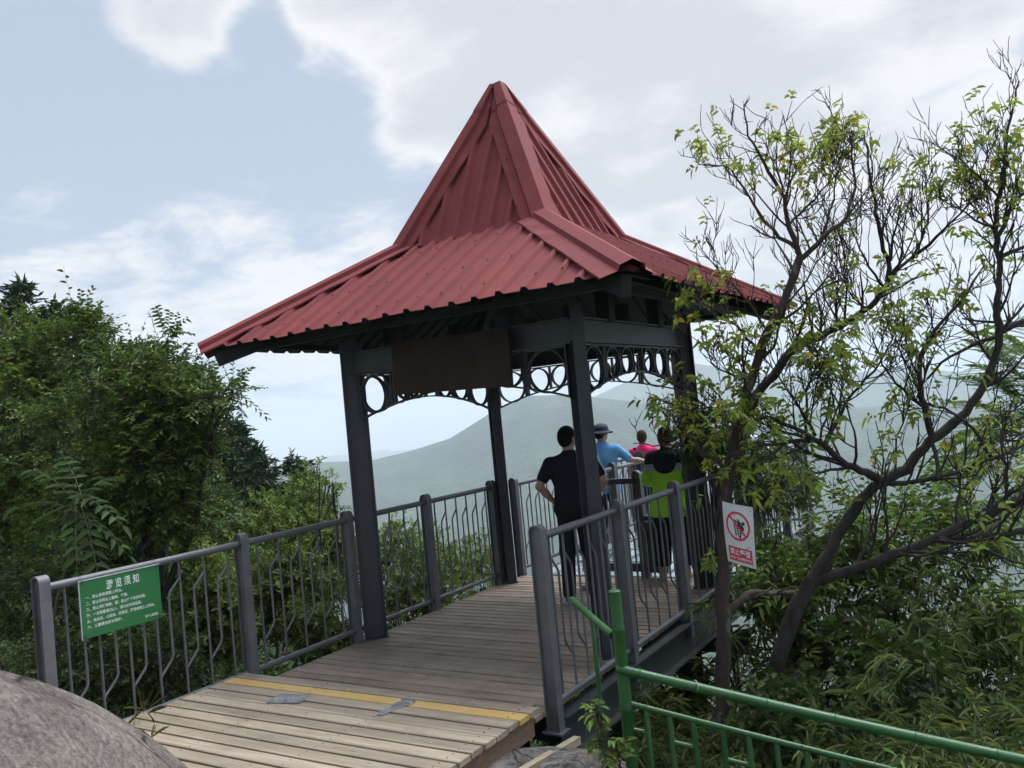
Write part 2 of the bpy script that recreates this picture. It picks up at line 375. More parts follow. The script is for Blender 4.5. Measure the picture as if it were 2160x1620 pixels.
def boards(name, mats, x0, x1, y0, y1, pitch, gap, z, th, parent, pick=None, jit=.0, tilt=0):
    mb = MB(); mb.mats = mats; i = 0; y = y1; rs = np.random.default_rng(int(z*100)+5)
    while y-pitch > y0-1e-6:
        mb.cur = pick(i) if pick else 0
        w = pitch-gap*(1+rs.uniform(-.35, .5)); a = x0+rs.uniform(-jit, jit); b = x1+rs.uniform(-jit, jit); dz = rs.uniform(-.0015, .0015)
        n = 6; e = .003
        prof = [(-w/2, -th), (w/2, -th), (w/2, -e), (w/2-e, 0), (-w/2+e, 0), (-w/2, -e)]
        mb.prism(prof, (a, y-pitch/2, z+dz), (b, y-pitch/2, z+dz+rs.uniform(-.001, .001)), (0, 1, 0), (0, 0, 1))
        y -= pitch; i += 1
    return mb.build(name, mats, parent)
def wood(name, c1, c2, sc, dark, rough=.7):
    """weathered boards running along X: streaky grain, knots, each board its own tone"""
    m = bpy.data.materials.new(name); m.use_nodes = True; nt = m.node_tree; L = nt.links.new; bs = nt.nodes['Principled BSDF']; bs.inputs['Roughness'].default_value = rough
    tc = N(nt, 'ShaderNodeTexCoord'); mp = N(nt, 'ShaderNodeMapping'); mp.inputs['Scale'].default_value = (1.2, 26, 10); L(tc.outputs['Object'], mp.inputs[0])
    n1 = N(nt, 'ShaderNodeTexNoise'); n1.inputs['Scale'].default_value = 2.0; n1.inputs['Detail'].default_value = 7; L(mp.outputs[0], n1.inputs[0])
    mx = N(nt, 'ShaderNodeMix', data_type='RGBA'); mr = N(nt, 'ShaderNodeMapRange'); mr.inputs[1].default_value = .35; mr.inputs[2].default_value = .68; L(n1.outputs[0], mr.inputs[0])
    L(mr.outputs[0], mx.inputs[0]); mx.inputs[6].default_value = c1+(1,); mx.inputs[7].default_value = c2+(1,)
    # board to board tone
    sp = N(nt, 'ShaderNodeSeparateXYZ'); L(tc.outputs['Object'], sp.inputs[0])
    fl = N(nt, 'ShaderNodeMath', operation='MULTIPLY'); L(sp.outputs[1], fl.inputs[0]); fl.inputs[1].default_value = 1/sc
    ff = N(nt, 'ShaderNodeMath', operation='FLOOR'); L(fl.outputs[0], ff.inputs[0])
    wn = N(nt, 'ShaderNodeTexWhiteNoise', noise_dimensions='1D'); L(ff.outputs[0], wn.inputs['W'])
    m2 = N(nt, 'ShaderNodeMapRange'); L(wn.outputs[0], m2.inputs[0]); m2.inputs[3].default_value = .74; m2.inputs[4].default_value = 1.14
    sc1 = N(nt, 'ShaderNodeVectorMath', operation='SCALE'); L(mx.outputs[2], sc1.inputs[0]); L(m2.outputs[0], sc1.inputs['Scale'])
    # stains
    n3 = N(nt, 'ShaderNodeTexNoise'); n3.inputs['Scale'].default_value = 2.6; n3.inputs['Detail'].default_value = 8; n3.inputs['Roughness'].default_value = .65; L(tc.outputs['Object'], n3.inputs[0])
    m4 = N(nt, 'ShaderNodeMapRange'); m4.inputs[1].default_value = .50; m4.inputs[2].default_value = .75; m4.inputs[4].default_value = .55; L(n3.outputs[0], m4.inputs[0])
    m3 = N(nt, 'ShaderNodeMix', data_type='RGBA'); L(m4.outputs[0], m3.inputs[0]); L(sc1.outputs[0], m3.inputs[6]); m3.inputs[7].default_value = dark+(1,)
    vo = N(nt, 'ShaderNodeTexVoronoi'); vo.inputs['Scale'].default_value = 3.1; mpv = N(nt, 'ShaderNodeMapping'); mpv.inputs['Scale'].default_value = (1, 2.6, 1); L(tc.outputs['Object'], mpv.inputs[0]); L(mpv.outputs[0], vo.inputs['Vector'])
    mk = N(nt, 'ShaderNodeMapRange'); mk.inputs[1].default_value = .045; mk.inputs[2].default_value = .085; mk.inputs[3].default_value = .7; mk.inputs[4].default_value = 0; L(vo.outputs['Distance'], mk.inputs[0])
    m5 = N(nt, 'ShaderNodeMix', data_type='RGBA'); L(mk.outputs[0], m5.inputs[0]); L(m3.outputs[2], m5.inputs[6]); m5.inputs[7].default_value = dark+(1,)
    L(m5.outputs[2], bs.inputs['Base Color'])
    bp = N(nt, 'ShaderNodeBump'); bp.inputs['Distance'].default_value = .0015; L(n1.outputs[0], bp.inputs['Height']); L(bp.outputs[0], bs.inputs['Normal'])
    return m
def nail_heads(t, xs, y0, y1, pitch, z):
    mb = MB(); y = y1-pitch/2; m = mat('dark_nail', (.06, .05, .045), rough=.6)
    while y > y0:
        for x in xs:
            for dy in (-.03, .03): p = np.array([x+random.uniform(-.008, .008), y+dy+random.uniform(-.004, .004), z]); mb.tube([p-np.array([0, 0, .004]), p+np.array([0, 0, .0012])], .0042, n=6)
        y -= pitch
    tag(mb.build('nail_heads', m, t), kind='stuff')
WOODD = wood('weathered_deck_boards', (.225, .168, .120), (.37, .290, .220), .115, (.065, .052, .042))
WOODL = wood('pale_ramp_boards', (.295, .232, .160), (.415, .340, .245), .1225, (.13, .095, .065))
WOODS = mat('ramp_side_wood', (.16, .10, .062), (.23, .15, .095), scale=8, rough=.7, bump=.001, stretch=(8, 1.5, 8))
YELLOW = mat('yellow_board_paint', (.50, .31, .085), (.57, .38, .14), scale=5, rough=.55, bump=.0006, stretch=(1, 10, 1), spots=((.45, .27, .09), 9, .63))
DECKX0, DECKX1, DECKY0, DECKY1 = -.01, 2.56, -1.40, 2.74
def build_deck():
    t = thing('boardwalk', 'weathered grey-brown plank boardwalk on steel girders under the red roof', 'boardwalk', (1.3, .7, 0))
    boards('planks', [WOODD], DECKX0+.03, DECKX1, DECKY0, DECKY1, .115, .017, 0.0, .03, t, jit=.004)
    for x in (.02, 2.60):
        mb = MB(); ibeam(mb, (x, -1.05, -.20), (x, 6.3, -.20), .12, .28); mb.build('girder', BEAMM, t)
    mb = MB()
    for x in (.62, 1.3, 1.98): mb.beam((x, -1.2, -.075), (x, 2.7, -.075), .06, .08)
    for y in (-.9, .4, 1.6, 2.7): mb.beam((.1, y, -.2), (2.52, y, -.2), .08, .16)
    mb.build('joists', PAINTD, t)
    for x in (.30, 2.35):
        for y in (1.9, 5.6):
            mb = MB(); ibeam(mb, (x, y, -9), (x, y, -.46), .19, .19, up=(0, 1, 0)); mb.build('support_post', PAINTD, t)
    for y in (1.9, 5.6):
        mb = MB(); ibeam(mb, (-.1, y, -.40), (2.95, y, -.40), .20, .14); mb.build('cross_beam', PAINTD, t)
    nail_heads(t, (.08, .64, 1.3, 1.98, 2.5), DECKY0, DECKY1, .115, .0015)
    mb = MB(); mb.box((2.56, -1.36, .105), (.10, .05, .03)); mb.build('trim', WOODS, t)
build_deck()

def build_ramp():
    t = thing('ramp', 'pale wooden plank ramp with one yellow board at the start of the boardwalk', 'ramp', (1.3, -2.6, 0))
    x0, x1, yb = .035, 2.66, -1.37
    boards('planks', [WOODL, YELLOW], x0, x1, -4.6, yb, .1225, .017, .12, .032, t, pick=lambda i: 1 if i == 1 else 0, jit=.006)
    mb = MB()
    for x in (.12, .9, 1.7, x1-.06): mb.beam((x, yb-.03, .018), (x, -4.6, .018), .05, .14)
    mb.beam((.12, yb-.03, .018), (x1-.06, yb-.03, .018), .05, .138)
    mb.build('frame', WOODS, t)
    nail_heads(t, (.15, .92, 1.72, 2.56), -4.4, yb, .1225, .1215)
    return t
build_ramp()
mb = MB(); mb.beam((2.86, -1.30, -.085), (2.86, -2.35, .02), .045, .045)
tag(mb.build('batten', mat('split_batten', (.42, .36, .24), (.28, .23, .15), scale=10, rough=.8, bump=.002, stretch=(6, 1, 6))), 'loose pale square wooden batten lying on the rock beside the ramp', 'batten')

# glass walkway beyond the boardwalk
def build_glasswalk():
    t = thing('glass_walkway', 'glass floored lookout platform beyond the plank boardwalk', 'platform', (1.3, 4.6, 0))
    g = bpy.data.materials.new('floor_glass'); g.use_nodes = True; b = g.node_tree.nodes['Principled BSDF']
    b.inputs['Base Color'].default_value = (.42, .50, .50, 1); b.inputs['Roughness'].default_value = .06; b.inputs['Specular IOR Level'].default_value = 1.0
    tr = N(g.node_tree, 'ShaderNodeBsdfTransparent'); ms = N(g.node_tree, 'ShaderNodeMixShader'); ms.inputs[0].default_value = .6
    tr.inputs[0].default_value = (.8, .9, .88, 1); ou = g.node_tree.nodes['Material Output']
    g.node_tree.links.new(tr.outputs[0], ms.inputs[1]); g.node_tree.links.new(b.outputs[0], ms.inputs[2]); g.node_tree.links.new(ms.outputs[0], ou.inputs[0])
    y = 2.95
    for j in range(4):
        for i in range(3):
            mb = MB(); mb.box((.47+i*.83, y+.4, -.05), (.76, .74, .03)); mb.build('glass_panel', g, t)
        y += .82
    mb = MB()
    for i in range(4): mb.beam((.055+i*.83, 2.78, -.085), (.055+i*.83, 6.25, -.085), .06, .06)
    for j in range(5): mb.beam((.0, 2.94+j*.82, -.095), (2.6, 2.94+j*.82, -.095), .06, .06)
    mb.build('frame', PAINTD, t)
build_glasswalk()

# ------------------------------------------------------------------ steel railings
def fence_post(t, x, y, H, zb, plate=False, ax=1, rot=False):
    """inverted-U flat bar with a recessed web; the arch faces along the rail"""
    w, d, n = .096, .072, 12
    def Q(u, v, z): return (x+v, y+u, z) if rot else (x+u, y+v, z)
    mb = MB(); prof_o = [(-w/2, zb)]; r = w/2; prof_i = [(-w/2+.008, zb)]
    for i in range(n+1):
        a = PI-PI*i/n; prof_o.append((r*math.cos(a), H-r+r*math.sin(a))); prof_i.append(((r-.008)*math.cos(a), H-r+(r-.008)*math.sin(a)))
    prof_o.append((w/2, zb)); prof_i.append((w/2-.008, zb)); m = len(prof_o)
    vs = [Q(p[0], -d/2, p[1]) for p in prof_o]+[Q(p[0], d/2, p[1]) for p in prof_o]+[Q(p[0], -d/2, p[1]) for p in prof_i]+[Q(p[0], d/2, p[1]) for p in prof_i]
    fs = []
    for i in range(m-1):
        fs += [(i, i+1, m+i+1, m+i), (2*m+i, 3*m+i, 3*m+i+1, 2*m+i+1), (i, 2*m+i, 2*m+i+1, i+1), (m+i, m+i+1, 3*m+i+1, 3*m+i)]
    mb.add(vs, fs)
    for s in (-1, 1):       # recessed web plates
        pr = [p for p in prof_i]; v2 = [Q(p[0], s*(d/2-.024), p[1]) for p in pr]; mb.add(v2, [tuple(range(len(v2)))])
    if plate: mb.box((x, y, zb-.004), (w+.05, d+.05, .012))
    return mb.build('post', PAINT, t, smooth=40)
def bay(t, x, ya, yb, zt, zbm, sgn, off=0.0, nb=None, along='y'):
    """straight pickets with cranked pickets between them"""
    L = yb-ya; nb = nb or max(3, int(round(L/.205))); s = L/nb; mb = MB(); zlo = zbm
    P = (lambda a, z: (x, a, z)) if along == 'y' else (lambda a, z: (a, x, z))
    h = zt-zbm
    for i in range(nb):
        y = ya+s*(i+.5)
        mb.tube([P(y, zlo), P(y, zt)], .0088, n=7)
        # cranked bar: leaves bar i+1 high up, drops, comes back to bar i low down (mirrored on the right side)
        z1, z2, z3, z4 = zbm+h*.86, zbm+h*.775, zbm+h*.30, zbm+h*.205
        if sgn > 0:
            if i < nb-1: mb.tube([P(y+s, z1), P(y+s*.58, z2), P(y+s*.52, z2-.03), P(y+s*.52, z3+.03), P(y+s*.46, z3), P(y+.004, z4)], .0085, n=7)
        else:
            if i < nb-1: mb.tube([P(y, z1), P(y+s*.42, z2), P(y+s*.48, z2-.03), P(y+s*.48, z3+.03), P(y+s*.54, z3), P(y+s, z4)], .0085, n=7)
    return mb.build('pickets', PAINT, t, smooth=60)
def railing(label, x, ys, H, zbm, zb, sgn, plates=(), group=None, y_extra=()):
    t = thing('metal_railing', label, 'railing', (x, ys[0], 0), group)
    for i, y in enumerate(ys): fence_post(t, x, y, H, zb if not hasattr(zb, '__len__') else zb[i], plate=i in plates)
    for i in range(len(ys)-1):
        bay(t, x, ys[i]+.04, ys[i+1]-.04, H-.085, zbm, sgn)
    mb = MB(); mb.tube([(x, ys[0], H-.083), (x, ys[-1], H-.083)], .0262, n=14); mb.build('handrail', PAINT, t, smooth=40)
    mb = MB(); mb.tube([(x, ys[0], zbm), (x, ys[-1], zbm)], .0225, n=12); mb.build('bottom_rail', PAINT, t, smooth=40)
    return t
RG = 'grey steel railings of the boardwalk'
railing('grey steel railing along the left edge of the boardwalk, carrying the green sign', 0.0, (-2.872, -1.302, -.103, 1.067, 2.29), 1.184, .10, -.33, 1, group=RG)
railing('grey steel railing along the right edge of the boardwalk, behind the green bamboo rail', 2.601, (-1.104, .114, 1.314, 2.50, 3.75, 5.0, 6.0), 1.184, .04, (-.13, -.2, -.2, -.2, -.2, -.2, -.2), -1, plates=(0,), group=RG)
railing('grey steel railing on the far left edge of the lookout, beyond the man in black', 0.02, (2.75, 3.9, 5.1, 6.2), 1.16, .08, -.2, 1, group=RG)
railing('grey steel railing in the middle of the lookout, where the blue shirt leans', .62, (3.3, 4.25, 5.75), 1.165, .08, -.05, 1, group=RG)
def cross_rail():
    t = thing('metal_railing', 'grey steel railing across the far end of the lookout', 'railing', (1.3, 6.25, 0), RG)
    for x in (.02, .9, 1.75, 2.60): fence_post(t, x, 6.25, 1.165, -.1, rot=True)
    for a, b in ((.02, .9), (.9, 1.75), (1.75, 2.6)): bay(t, 6.25, a+.04, b-.04, 1.08, .08, 1, along='x')
    for z, r in ((1.08, .026), (.08, .022)):
        mb = MB(); mb.tube([(.02, 6.25, z), (2.6, 6.25, z)], r, n=12); mb.build('handrail' if z > 1 else 'bottom_rail', PAINT, t, smooth=40)
cross_rail()
def gate():
    t = thing('barrier', 'low dark steel barrier at the end of the planks, in front of the lookout', 'barrier', (1.3, 2.82, 0))
    fence_post(t, 1.60, 2.80, 1.165, -.02)
    mb = MB(); mb.beam((1.12, 2.80, 1.055), (1.60, 2.80, 1.055), .05, .06); mb.build('top_bar', PAINTD, t)
    mb = MB(); mb.beam((1.12, 2.80, .10), (1.60, 2.80, .10), .05, .09); mb.build('bottom_bar', PAINTD, t)
    mb = MB(); mb.box((1.12, 2.80, .52), (.05, .05, 1.05)); mb.build('post', PAINTD, t)
    mb = MB(); mb.box((1.74, 2.80, .32), (.24, .03, .55)); mb.box((1.74, 2.80, .64), (.26, .05, .05)); mb.build('panel', BEAMM, t)
gate()
mb = MB()
for dx in (0, .05): mb.tube([(1.50+dx, 3.0, .5), (1.50+dx, 3.0, 1.06)], .013, n=10)
mb.tube([(1.50, 3.0, .5), (1.525, 3.0, .47), (1.55, 3.0, .5)], .013, n=8)
mb.tube([(1.525, 3.0, -.03), (1.525, 3.0, .48)], .02, n=8)
tag(mb.build('steel_hoop', mat('bare_steel', (.62, .66, .68), rough=.25, metal=.7), smooth=40), 'shiny bare steel hoop standing behind the dark barrier', 'hoop')

# ------------------------------------------------------------------ terrain and air
def vnoise(x, y, seed=0):
    def h(i, j):
        n = (i*374761393+j*668265263+seed*1442695041) & 0xffffffff
        n = ((n ^ (n >> 13))*1274126177) & 0xffffffff
        return ((n ^ (n >> 16)) & 0xffff)/65535.0
    x = np.asarray(x, float); y = np.asarray(y, float)
    i = np.floor(x).astype(np.int64); j = np.floor(y).astype(np.int64); fx = x-i; fy = y-j
    fx = fx*fx*(3-2*fx); fy = fy*fy*(3-2*fy)
    return (h(i, j)*(1-fx)+h(i+1, j)*fx)*(1-fy)+(h(i, j+1)*(1-fx)+h(i+1, j+1)*fx)*fy
def fbm(x, y, o=5, seed=0):
    s = 0; a = .5
    for k in range(o): s = s+a*(vnoise(x*2**k, y*2**k, seed+k)-.5); a *= .5
    return s
def sstep(a, b, x):
    t = np.clip((x-a)/(b-a), 0, 1); return t*t*(3-2*t)
RIDGES = [(2300., 1250., 900., [(-180, -3), (-62, -2.6), (-51, -2.1), (-44.6, -1.95), (-41.5, -2.06), (-38.9, -1.69), (-36.3, -1.14), (-34.6, -.3), (-33.2, .41), (-31.5, .99), (-30.5, 1.22), (-27.9, 1.07), (-26.3, .72), (-22, -.2), (-14, -1.4), (0, -2), (25, -2.4), (60, -2), (180, -3)]),
          (4300., 1500., 1500., [(-180, -2), (-60, -3), (-34, -2.2), (-28, -.2), (-26.3, .72), (-24.7, 1.3), (-22, 2.0), (-20.1, 2.43), (-17.7, 1.85), (-15.3, 1.13), (-12.4, .97), (-9.6, .6), (-6.9, .75), (-4.3, .15), (-1.9, -.3), (5, -.2), (20, .5), (50, -.6), (180, -2)]),
          (7600., 2000., 1800., [(-180, -2), (-60, -2.2), (-50, -2.0), (-46, -1.75), (-44.2, -1.50), (-42.8, -1.72), (-41, -1.6), (-38, -1.9), (0, -1.4), (180, -2)])]
def ground_near(x, y):
    v = .45*x+.90*y+.3
    z = -.42-.10*sstep(0, 1, -x)*1.0
    z = z-.75*np.maximum(v, 0)-np.where(v > 40, .0, 0)
    z = z-.35*np.maximum(0, -x-.2)*sstep(9, 2, -x)-.25*np.clip(-x-9, 0, 30)*sstep(-4, 6, y)
    z = np.where((x > 3.2) & (v < 1.0), z-.22*(x-3.2), z)
    return z
def terrain_z(x, y):
    dx, dy = x-CAM[0], y-CAM[1]; r = np.hypot(dx, dy); az = np.degrees(np.arctan2(dx, dy))
    zn = ground_near(x, y)+fbm(x*.35, y*.35, 4, 3)*.5*sstep(2, 12, r)+fbm(x*.04, y*.04, 5, 5)*9*sstep(15, 80, r)
    floor = -255+fbm(x/420., y/420., 4, 11)*34
    zn = np.maximum(zn, floor)
    spur = fbm(x/520.+7, y/520., 6, 21)
    for R, wf, wb, pr in RIDGES:
        el = np.interp(az, [p[0] for p in pr], [p[1] for p in pr])
        Rr = R*(1+.06*np.sin(np.radians(az*5)))
        top = CAM[2]+Rr*np.tan(np.radians(el)); s = np.where(r < Rr, (Rr-r)/wf, (r-Rr)/wb)
        sh = np.clip(1-s, 0, 1); sh = sh*sh*(3-2*sh)
        zz = floor+(top-floor)*sh+(spur*230+fbm(x/170., y/170., 4, 31)*70)*np.clip(s*1.4, 0, 1)*sh+fbm(x/60., y/60., 3, 4)*9*np.clip(s*3, 0.12, 1)*sh
        zn = np.maximum(zn, np.where(sh > 0, zz, -1e9))
    return zn
def build_terrain():
    azs = np.concatenate([np.arange(-70, 12, .16), np.arange(12, 290, 3.0)])
    rs = np.concatenate([[0.01], np.geomspace(.6, 1200, 200), np.geomspace(1230, 9000, 230)])
    A, Rr = np.meshgrid(np.radians(azs), rs, indexing='ij'); X = CAM[0]+Rr*np.sin(A); Y = CAM[1]+Rr*np.cos(A); Z = terrain_z(X, Y)
    na, nr = A.shape; V = np.stack([X, Y, Z], -1).reshape(-1, 3)
    i = np.arange(na)[:, None]; j = np.arange(nr-1)[None]; i2 = (i+1) % na
    F = np.stack([i*nr+j, i*nr+j+1, i2*nr+j+1, i2*nr+j], -1).reshape(-1, 4)
    m = bpy.data.materials.new('forest_floor'); m.use_nodes = True; nt = m.node_tree; L = nt.links.new; bs = nt.nodes['Principled BSDF']; bs.inputs['Roughness'].default_value = .9; bs.inputs['Specular IOR Level'].default_value = .1
    tc = N(nt, 'ShaderNodeTexCoord')
    def nz(s, d, rough=.55):
        n = N(nt, 'ShaderNodeTexNoise'); n.inputs['Scale'].default_value = s; n.inputs['Detail'].default_value = d; n.inputs['Roughness'].default_value = rough; L(tc.outputs['Object'], n.inputs[0]); return n.outputs[0]
    def mr(v, a, b, c=0, d=1):
        n = N(nt, 'ShaderNodeMapRange'); L(v, n.inputs[0])
        for k, q in enumerate((a, b, c, d)): n.inputs[k+1].default_value = q
        return n.outputs[0]
    def mix(f, a, b):
        n = N(nt, 'ShaderNodeMix', data_type='RGBA'); L(f, n.inputs[0])
        for k, q in ((6, a), (7, b)):
            if isinstance(q, tuple): n.inputs[k].default_value = q+(1,)
            else: L(q, n.inputs[k])
        return n.outputs[2]
    c = mix(mr(nz(.0045, 7, .62), .42, .60), (.012, .040, .026), (.080, .155, .058))
    c = mix(mr(nz(.05, 5, .65), .42, .62), c, (.014, .038, .018))
    c = mix(mr(nz(.0011, 3), .55, .66), c, (.085, .150, .050))
    c = mix(mr(nz(2.2, 8), .3, .7), c, (.035, .038, .020))
    L(c, bs.inputs['Base Color'])
    bp = N(nt, 'ShaderNodeBump'); bp.inputs['Distance'].default_value = 12.0; bp.inputs['Strength'].default_value = .7; L(nz(.06, 7, .65), bp.inputs['Height']); L(bp.outputs[0], bs.inputs['Normal'])
    tag(mesh_obj('ground', V, F, m, smooth=True), kind='structure')
build_terrain()
def build_haze():
    mb = MB(); mb.box((0, 0, -25), (19400, 19400, 590))
    m = bpy.data.materials.new('haze_air'); m.use_nodes = True; nt = m.node_tree; nt.nodes.remove(nt.nodes['Principled BSDF'])
    v = N(nt, 'ShaderNodeVolumePrincipled'); v.inputs['Density'].default_value = .00026; v.inputs['Color'].default_value = (.85, .935, 1.0, 1); v.inputs['Anisotropy'].default_value = 0.0
    nt.links.new(v.outputs[0], nt.nodes['Material Output'].inputs['Volume'])
    tag(mb.build('haze', m), kind='stuff')
build_haze()

# ------------------------------------------------------------------ vegetation
LEAF_DARK = mat('dark_leaf', (.058, .098, .024), rough=.5, attr=True, transl=.34, spec=.22)
LEAF_MID = mat('mid_leaf', (.095, .155, .030), rough=.5, attr=True, transl=.38, spec=.25)
LEAF_YEL = mat('yellow_green_leaf', (.235, .30, .070), rough=.5, attr=True, transl=.50, spec=.25)
LEAF_BAMB = mat('bamboo_leaf', (.090, .125, .042), rough=.55, attr=True, transl=.34, spec=.22)
LEAF_CON = mat('conifer_needles', (.030, .056, .022), rough=.7, attr=True, transl=.15, spec=.15)
LEAF_BLUE = mat('grey_green_leaflet', (.080, .130, .045), rough=.6, attr=True, transl=.34, spec=.12)
BARK = mat('grey_brown_bark', (.022, .018, .016), (.048, .040, .035), scale=14, rough=.9, bump=.006, bscale=45, stretch=(1, 1, .35))
BARKR = mat('red_brown_bark', (.034, .022, .018), (.065, .042, .035), scale=16, rough=.9, bump=.006, bscale=50, stretch=(1, 1, .35), spots=((.12, .12, .10), 9, .60))
TWIG = mat('dark_twig', (.018, .015, .014), rough=.85)
CULM = mat('bamboo_culm', (.07, .085, .035), (.10, .10, .05), scale=8, rough=.6)

def unit(v): return v/np.maximum(np.linalg.norm(v, axis=-1, keepdims=True), 1e-9)
def rvec(n, r=rng): return unit(r.normal(size=(n, 3)))
def leaf_arrays(P, D, Nn, L, Wd, droop=.25, fold=.22, simple=False):
    n = len(P); D = unit(D); S = unit(np.cross(D, Nn)); U = np.cross(S, D)
    L = np.broadcast_to(L, (n,))[:, None]; Wd = np.broadcast_to(Wd, (n,))[:, None]; dz = np.zeros((n, 3)); dz[:, 2] = -1
    up = U*(Wd*fold)
    if simple:
        V = np.stack([P, P+D*L*.45+S*Wd*.5+up+dz*L*droop*.2, P+D*L+dz*L*droop, P+D*L*.45-S*Wd*.5+up+dz*L*droop*.2], 1); k = 4
        F = np.array([[0, 1, 2, 3]])
    else:
        V = np.stack([P, P+D*L*.30+S*Wd*.48+up+dz*L*droop*.09, P+D*L*.68+S*Wd*.36+up*.8+dz*L*droop*.46, P+D*L+dz*L*droop,
                      P+D*L*.68-S*Wd*.36+up*.8+dz*L*droop*.46, P+D*L*.30-S*Wd*.48+up+dz*L*droop*.09], 1); k = 6
        F = np.array([[0, 1, 2, 3], [0, 3, 4, 5]])
    F = (np.arange(n)[:, None, None]*k+F[None]).reshape(-1, 4)
    return V.reshape(-1, 3), F, k
class Leaves:
    def __init__(s, tint=(1, 1, 1), var=.25, hue=.12, odd=None): s.V = []; s.F = []; s.T = []; s.n = 0; s.tint = np.array(tint); s.var = var; s.hue = hue; s.odd = odd
    def add(s, P, D, Nn, L, Wd, tint=None, **kw):
        if len(P) == 0: return
        V, F, k = leaf_arrays(P, D, Nn, L, Wd, **kw); m = len(P)
        t = s.tint*np.exp(rng.normal(0, s.var, (m, 1)))*np.exp(rng.normal(0, s.hue, (m, 3))*np.array([1, .5, .6]))
        if tint is not None: t = t*tint
        if s.odd:
            q = rng.random(m) < s.odd[0]; t[q] = np.array(s.odd[1])*np.exp(rng.normal(0, .2, (q.sum(), 1)))
        s.V.append(V); s.F.append(F+s.n); s.T.append(np.repeat(np.clip(t, 0, 6), k, 0)); s.n += len(V)
    def build(s, name, m, parent=None):
        return mesh_obj(name, np.concatenate(s.V), np.concatenate(s.F), m, parent, tint=np.concatenate(s.T))
class Sticks:
    def __init__(s): s.V = []; s.F = []; s.n = 0
    def add(s, A, B, r0, r1, k=4):
        A = np.asarray(A, float).reshape(-1, 3); B = np.asarray(B, float).reshape(-1, 3); n = len(A)
        if n == 0: return
        d = unit(B-A); x = unit(np.cross(d, np.where(abs(d[:, 2:3]) < .9, np.array([[0, 0, 1.]]), np.array([[1., 0, 0]])))); y = np.cross(x, d)
        r0 = np.broadcast_to(r0, (n,))[:, None]; r1 = np.broadcast_to(r1, (n,))[:, None]
        vs = []
        for C, r in ((A, r0), (B, r1)):
            for j in range(k): a = 2*PI*j/k; vs.append(C+(x*math.cos(a)+y*math.sin(a))*r)
        V = np.stack(vs, 1); F = np.array([[j, (j+1) % k, k+(j+1) % k, k+j] for j in range(k)])
        s.V.append(V.reshape(-1, 3)); s.F.append((np.arange(n)[:, None, None]*2*k+F[None]).reshape(-1, 4)+s.n); s.n += n*2*k
    def curve(s, pts, radii, k=7):
        """one continuous tapered limb"""
        pts = np.array(pts, float); m = len(pts); d = np.gradient(pts, axis=0); d = unit(d); up = np.array([.3, .2, 1.0]); vs = []
        for i in range(m):
            x = np.cross(d[i], up); x /= max(np.linalg.norm(x), 1e-6); y = np.cross(x, d[i]); up = y
            a = np.arange(k)*2*PI/k; vs.append(pts[i]+(np.outer(np.cos(a), x)+np.outer(np.sin(a), y))*radii[i])
        V = np.concatenate(vs); i = np.arange(m-1)[:, None]; j = np.arange(k)[None]
        F = np.stack([i*k+j, i*k+(j+1) % k, (i+1)*k+(j+1) % k, (i+1)*k+j], -1).reshape(-1, 4)
        s.V.append(V); s.F.append(F+s.n); s.n += len(V)
    def build(s, name, m, parent=None, smooth=True): return mesh_obj(name, np.concatenate(s.V), np.concatenate(s.F), m, parent, smooth=smooth)
def bend(a, b, n=6, sag=.1, jit=.04):
    a = np.array(a, float); b = np.array(b, float); t = np.linspace(0, 1, n)[:, None]; L = np.linalg.norm(b-a)
    return a+(b-a)*t+rng.normal(0, jit*L, (1, 3))*np.sin(t*PI)+np.array([0, 0, 1])*sag*L*np.sin(t*PI)*.5+rng.normal(0, jit*.25*L, (n, 3))*np.sin(t*PI)
def twig_leaves(lv, S, T, tl, k, L, Wd, spread=.9, droop=.25, updir=.3, simple=False, tint=None, rosette=False, flat=0.0):
    """k leaves alternate along n twigs"""
    n = len(S); T = unit(T); up = np.zeros((n, 3)); up[:, 2] = 1
    side = unit(np.cross(T, up+rng.normal(0, .25, (n, 3)))); nn = np.cross(side, T)
    for j in range(k):
        f = (j+.6)/k; f = f**.5 if rosette else f
        p = S+T*(tl*f)[:, None]-up*(tl*f*f*.12)[:, None]
        if rosette:
            a = j*2.4+rng.uniform(0, .6, n); r_ = side*np.cos(a)[:, None]+nn*np.sin(a)[:, None]; d = T*.45+r_*spread; nrm = T-r_*.4
        else:
            sg = 1 if j % 2 else -1; d = T*.65+side*sg*spread+nn*rng.normal(0, .22, (n, 1)); nrm = nn+rng.normal(0, .25, (n, 3))
        d = d+rng.normal(0, .18, (n, 3)); d[:, 2] += updir*.3
        ll = L*np.exp(rng.normal(0, .18, n)); ww = Wd*np.exp(rng.normal(0, .12, n))
        lv.add(p, d, nrm, ll, ww, droop=droop, simple=simple, tint=tint if tint is None else tint)
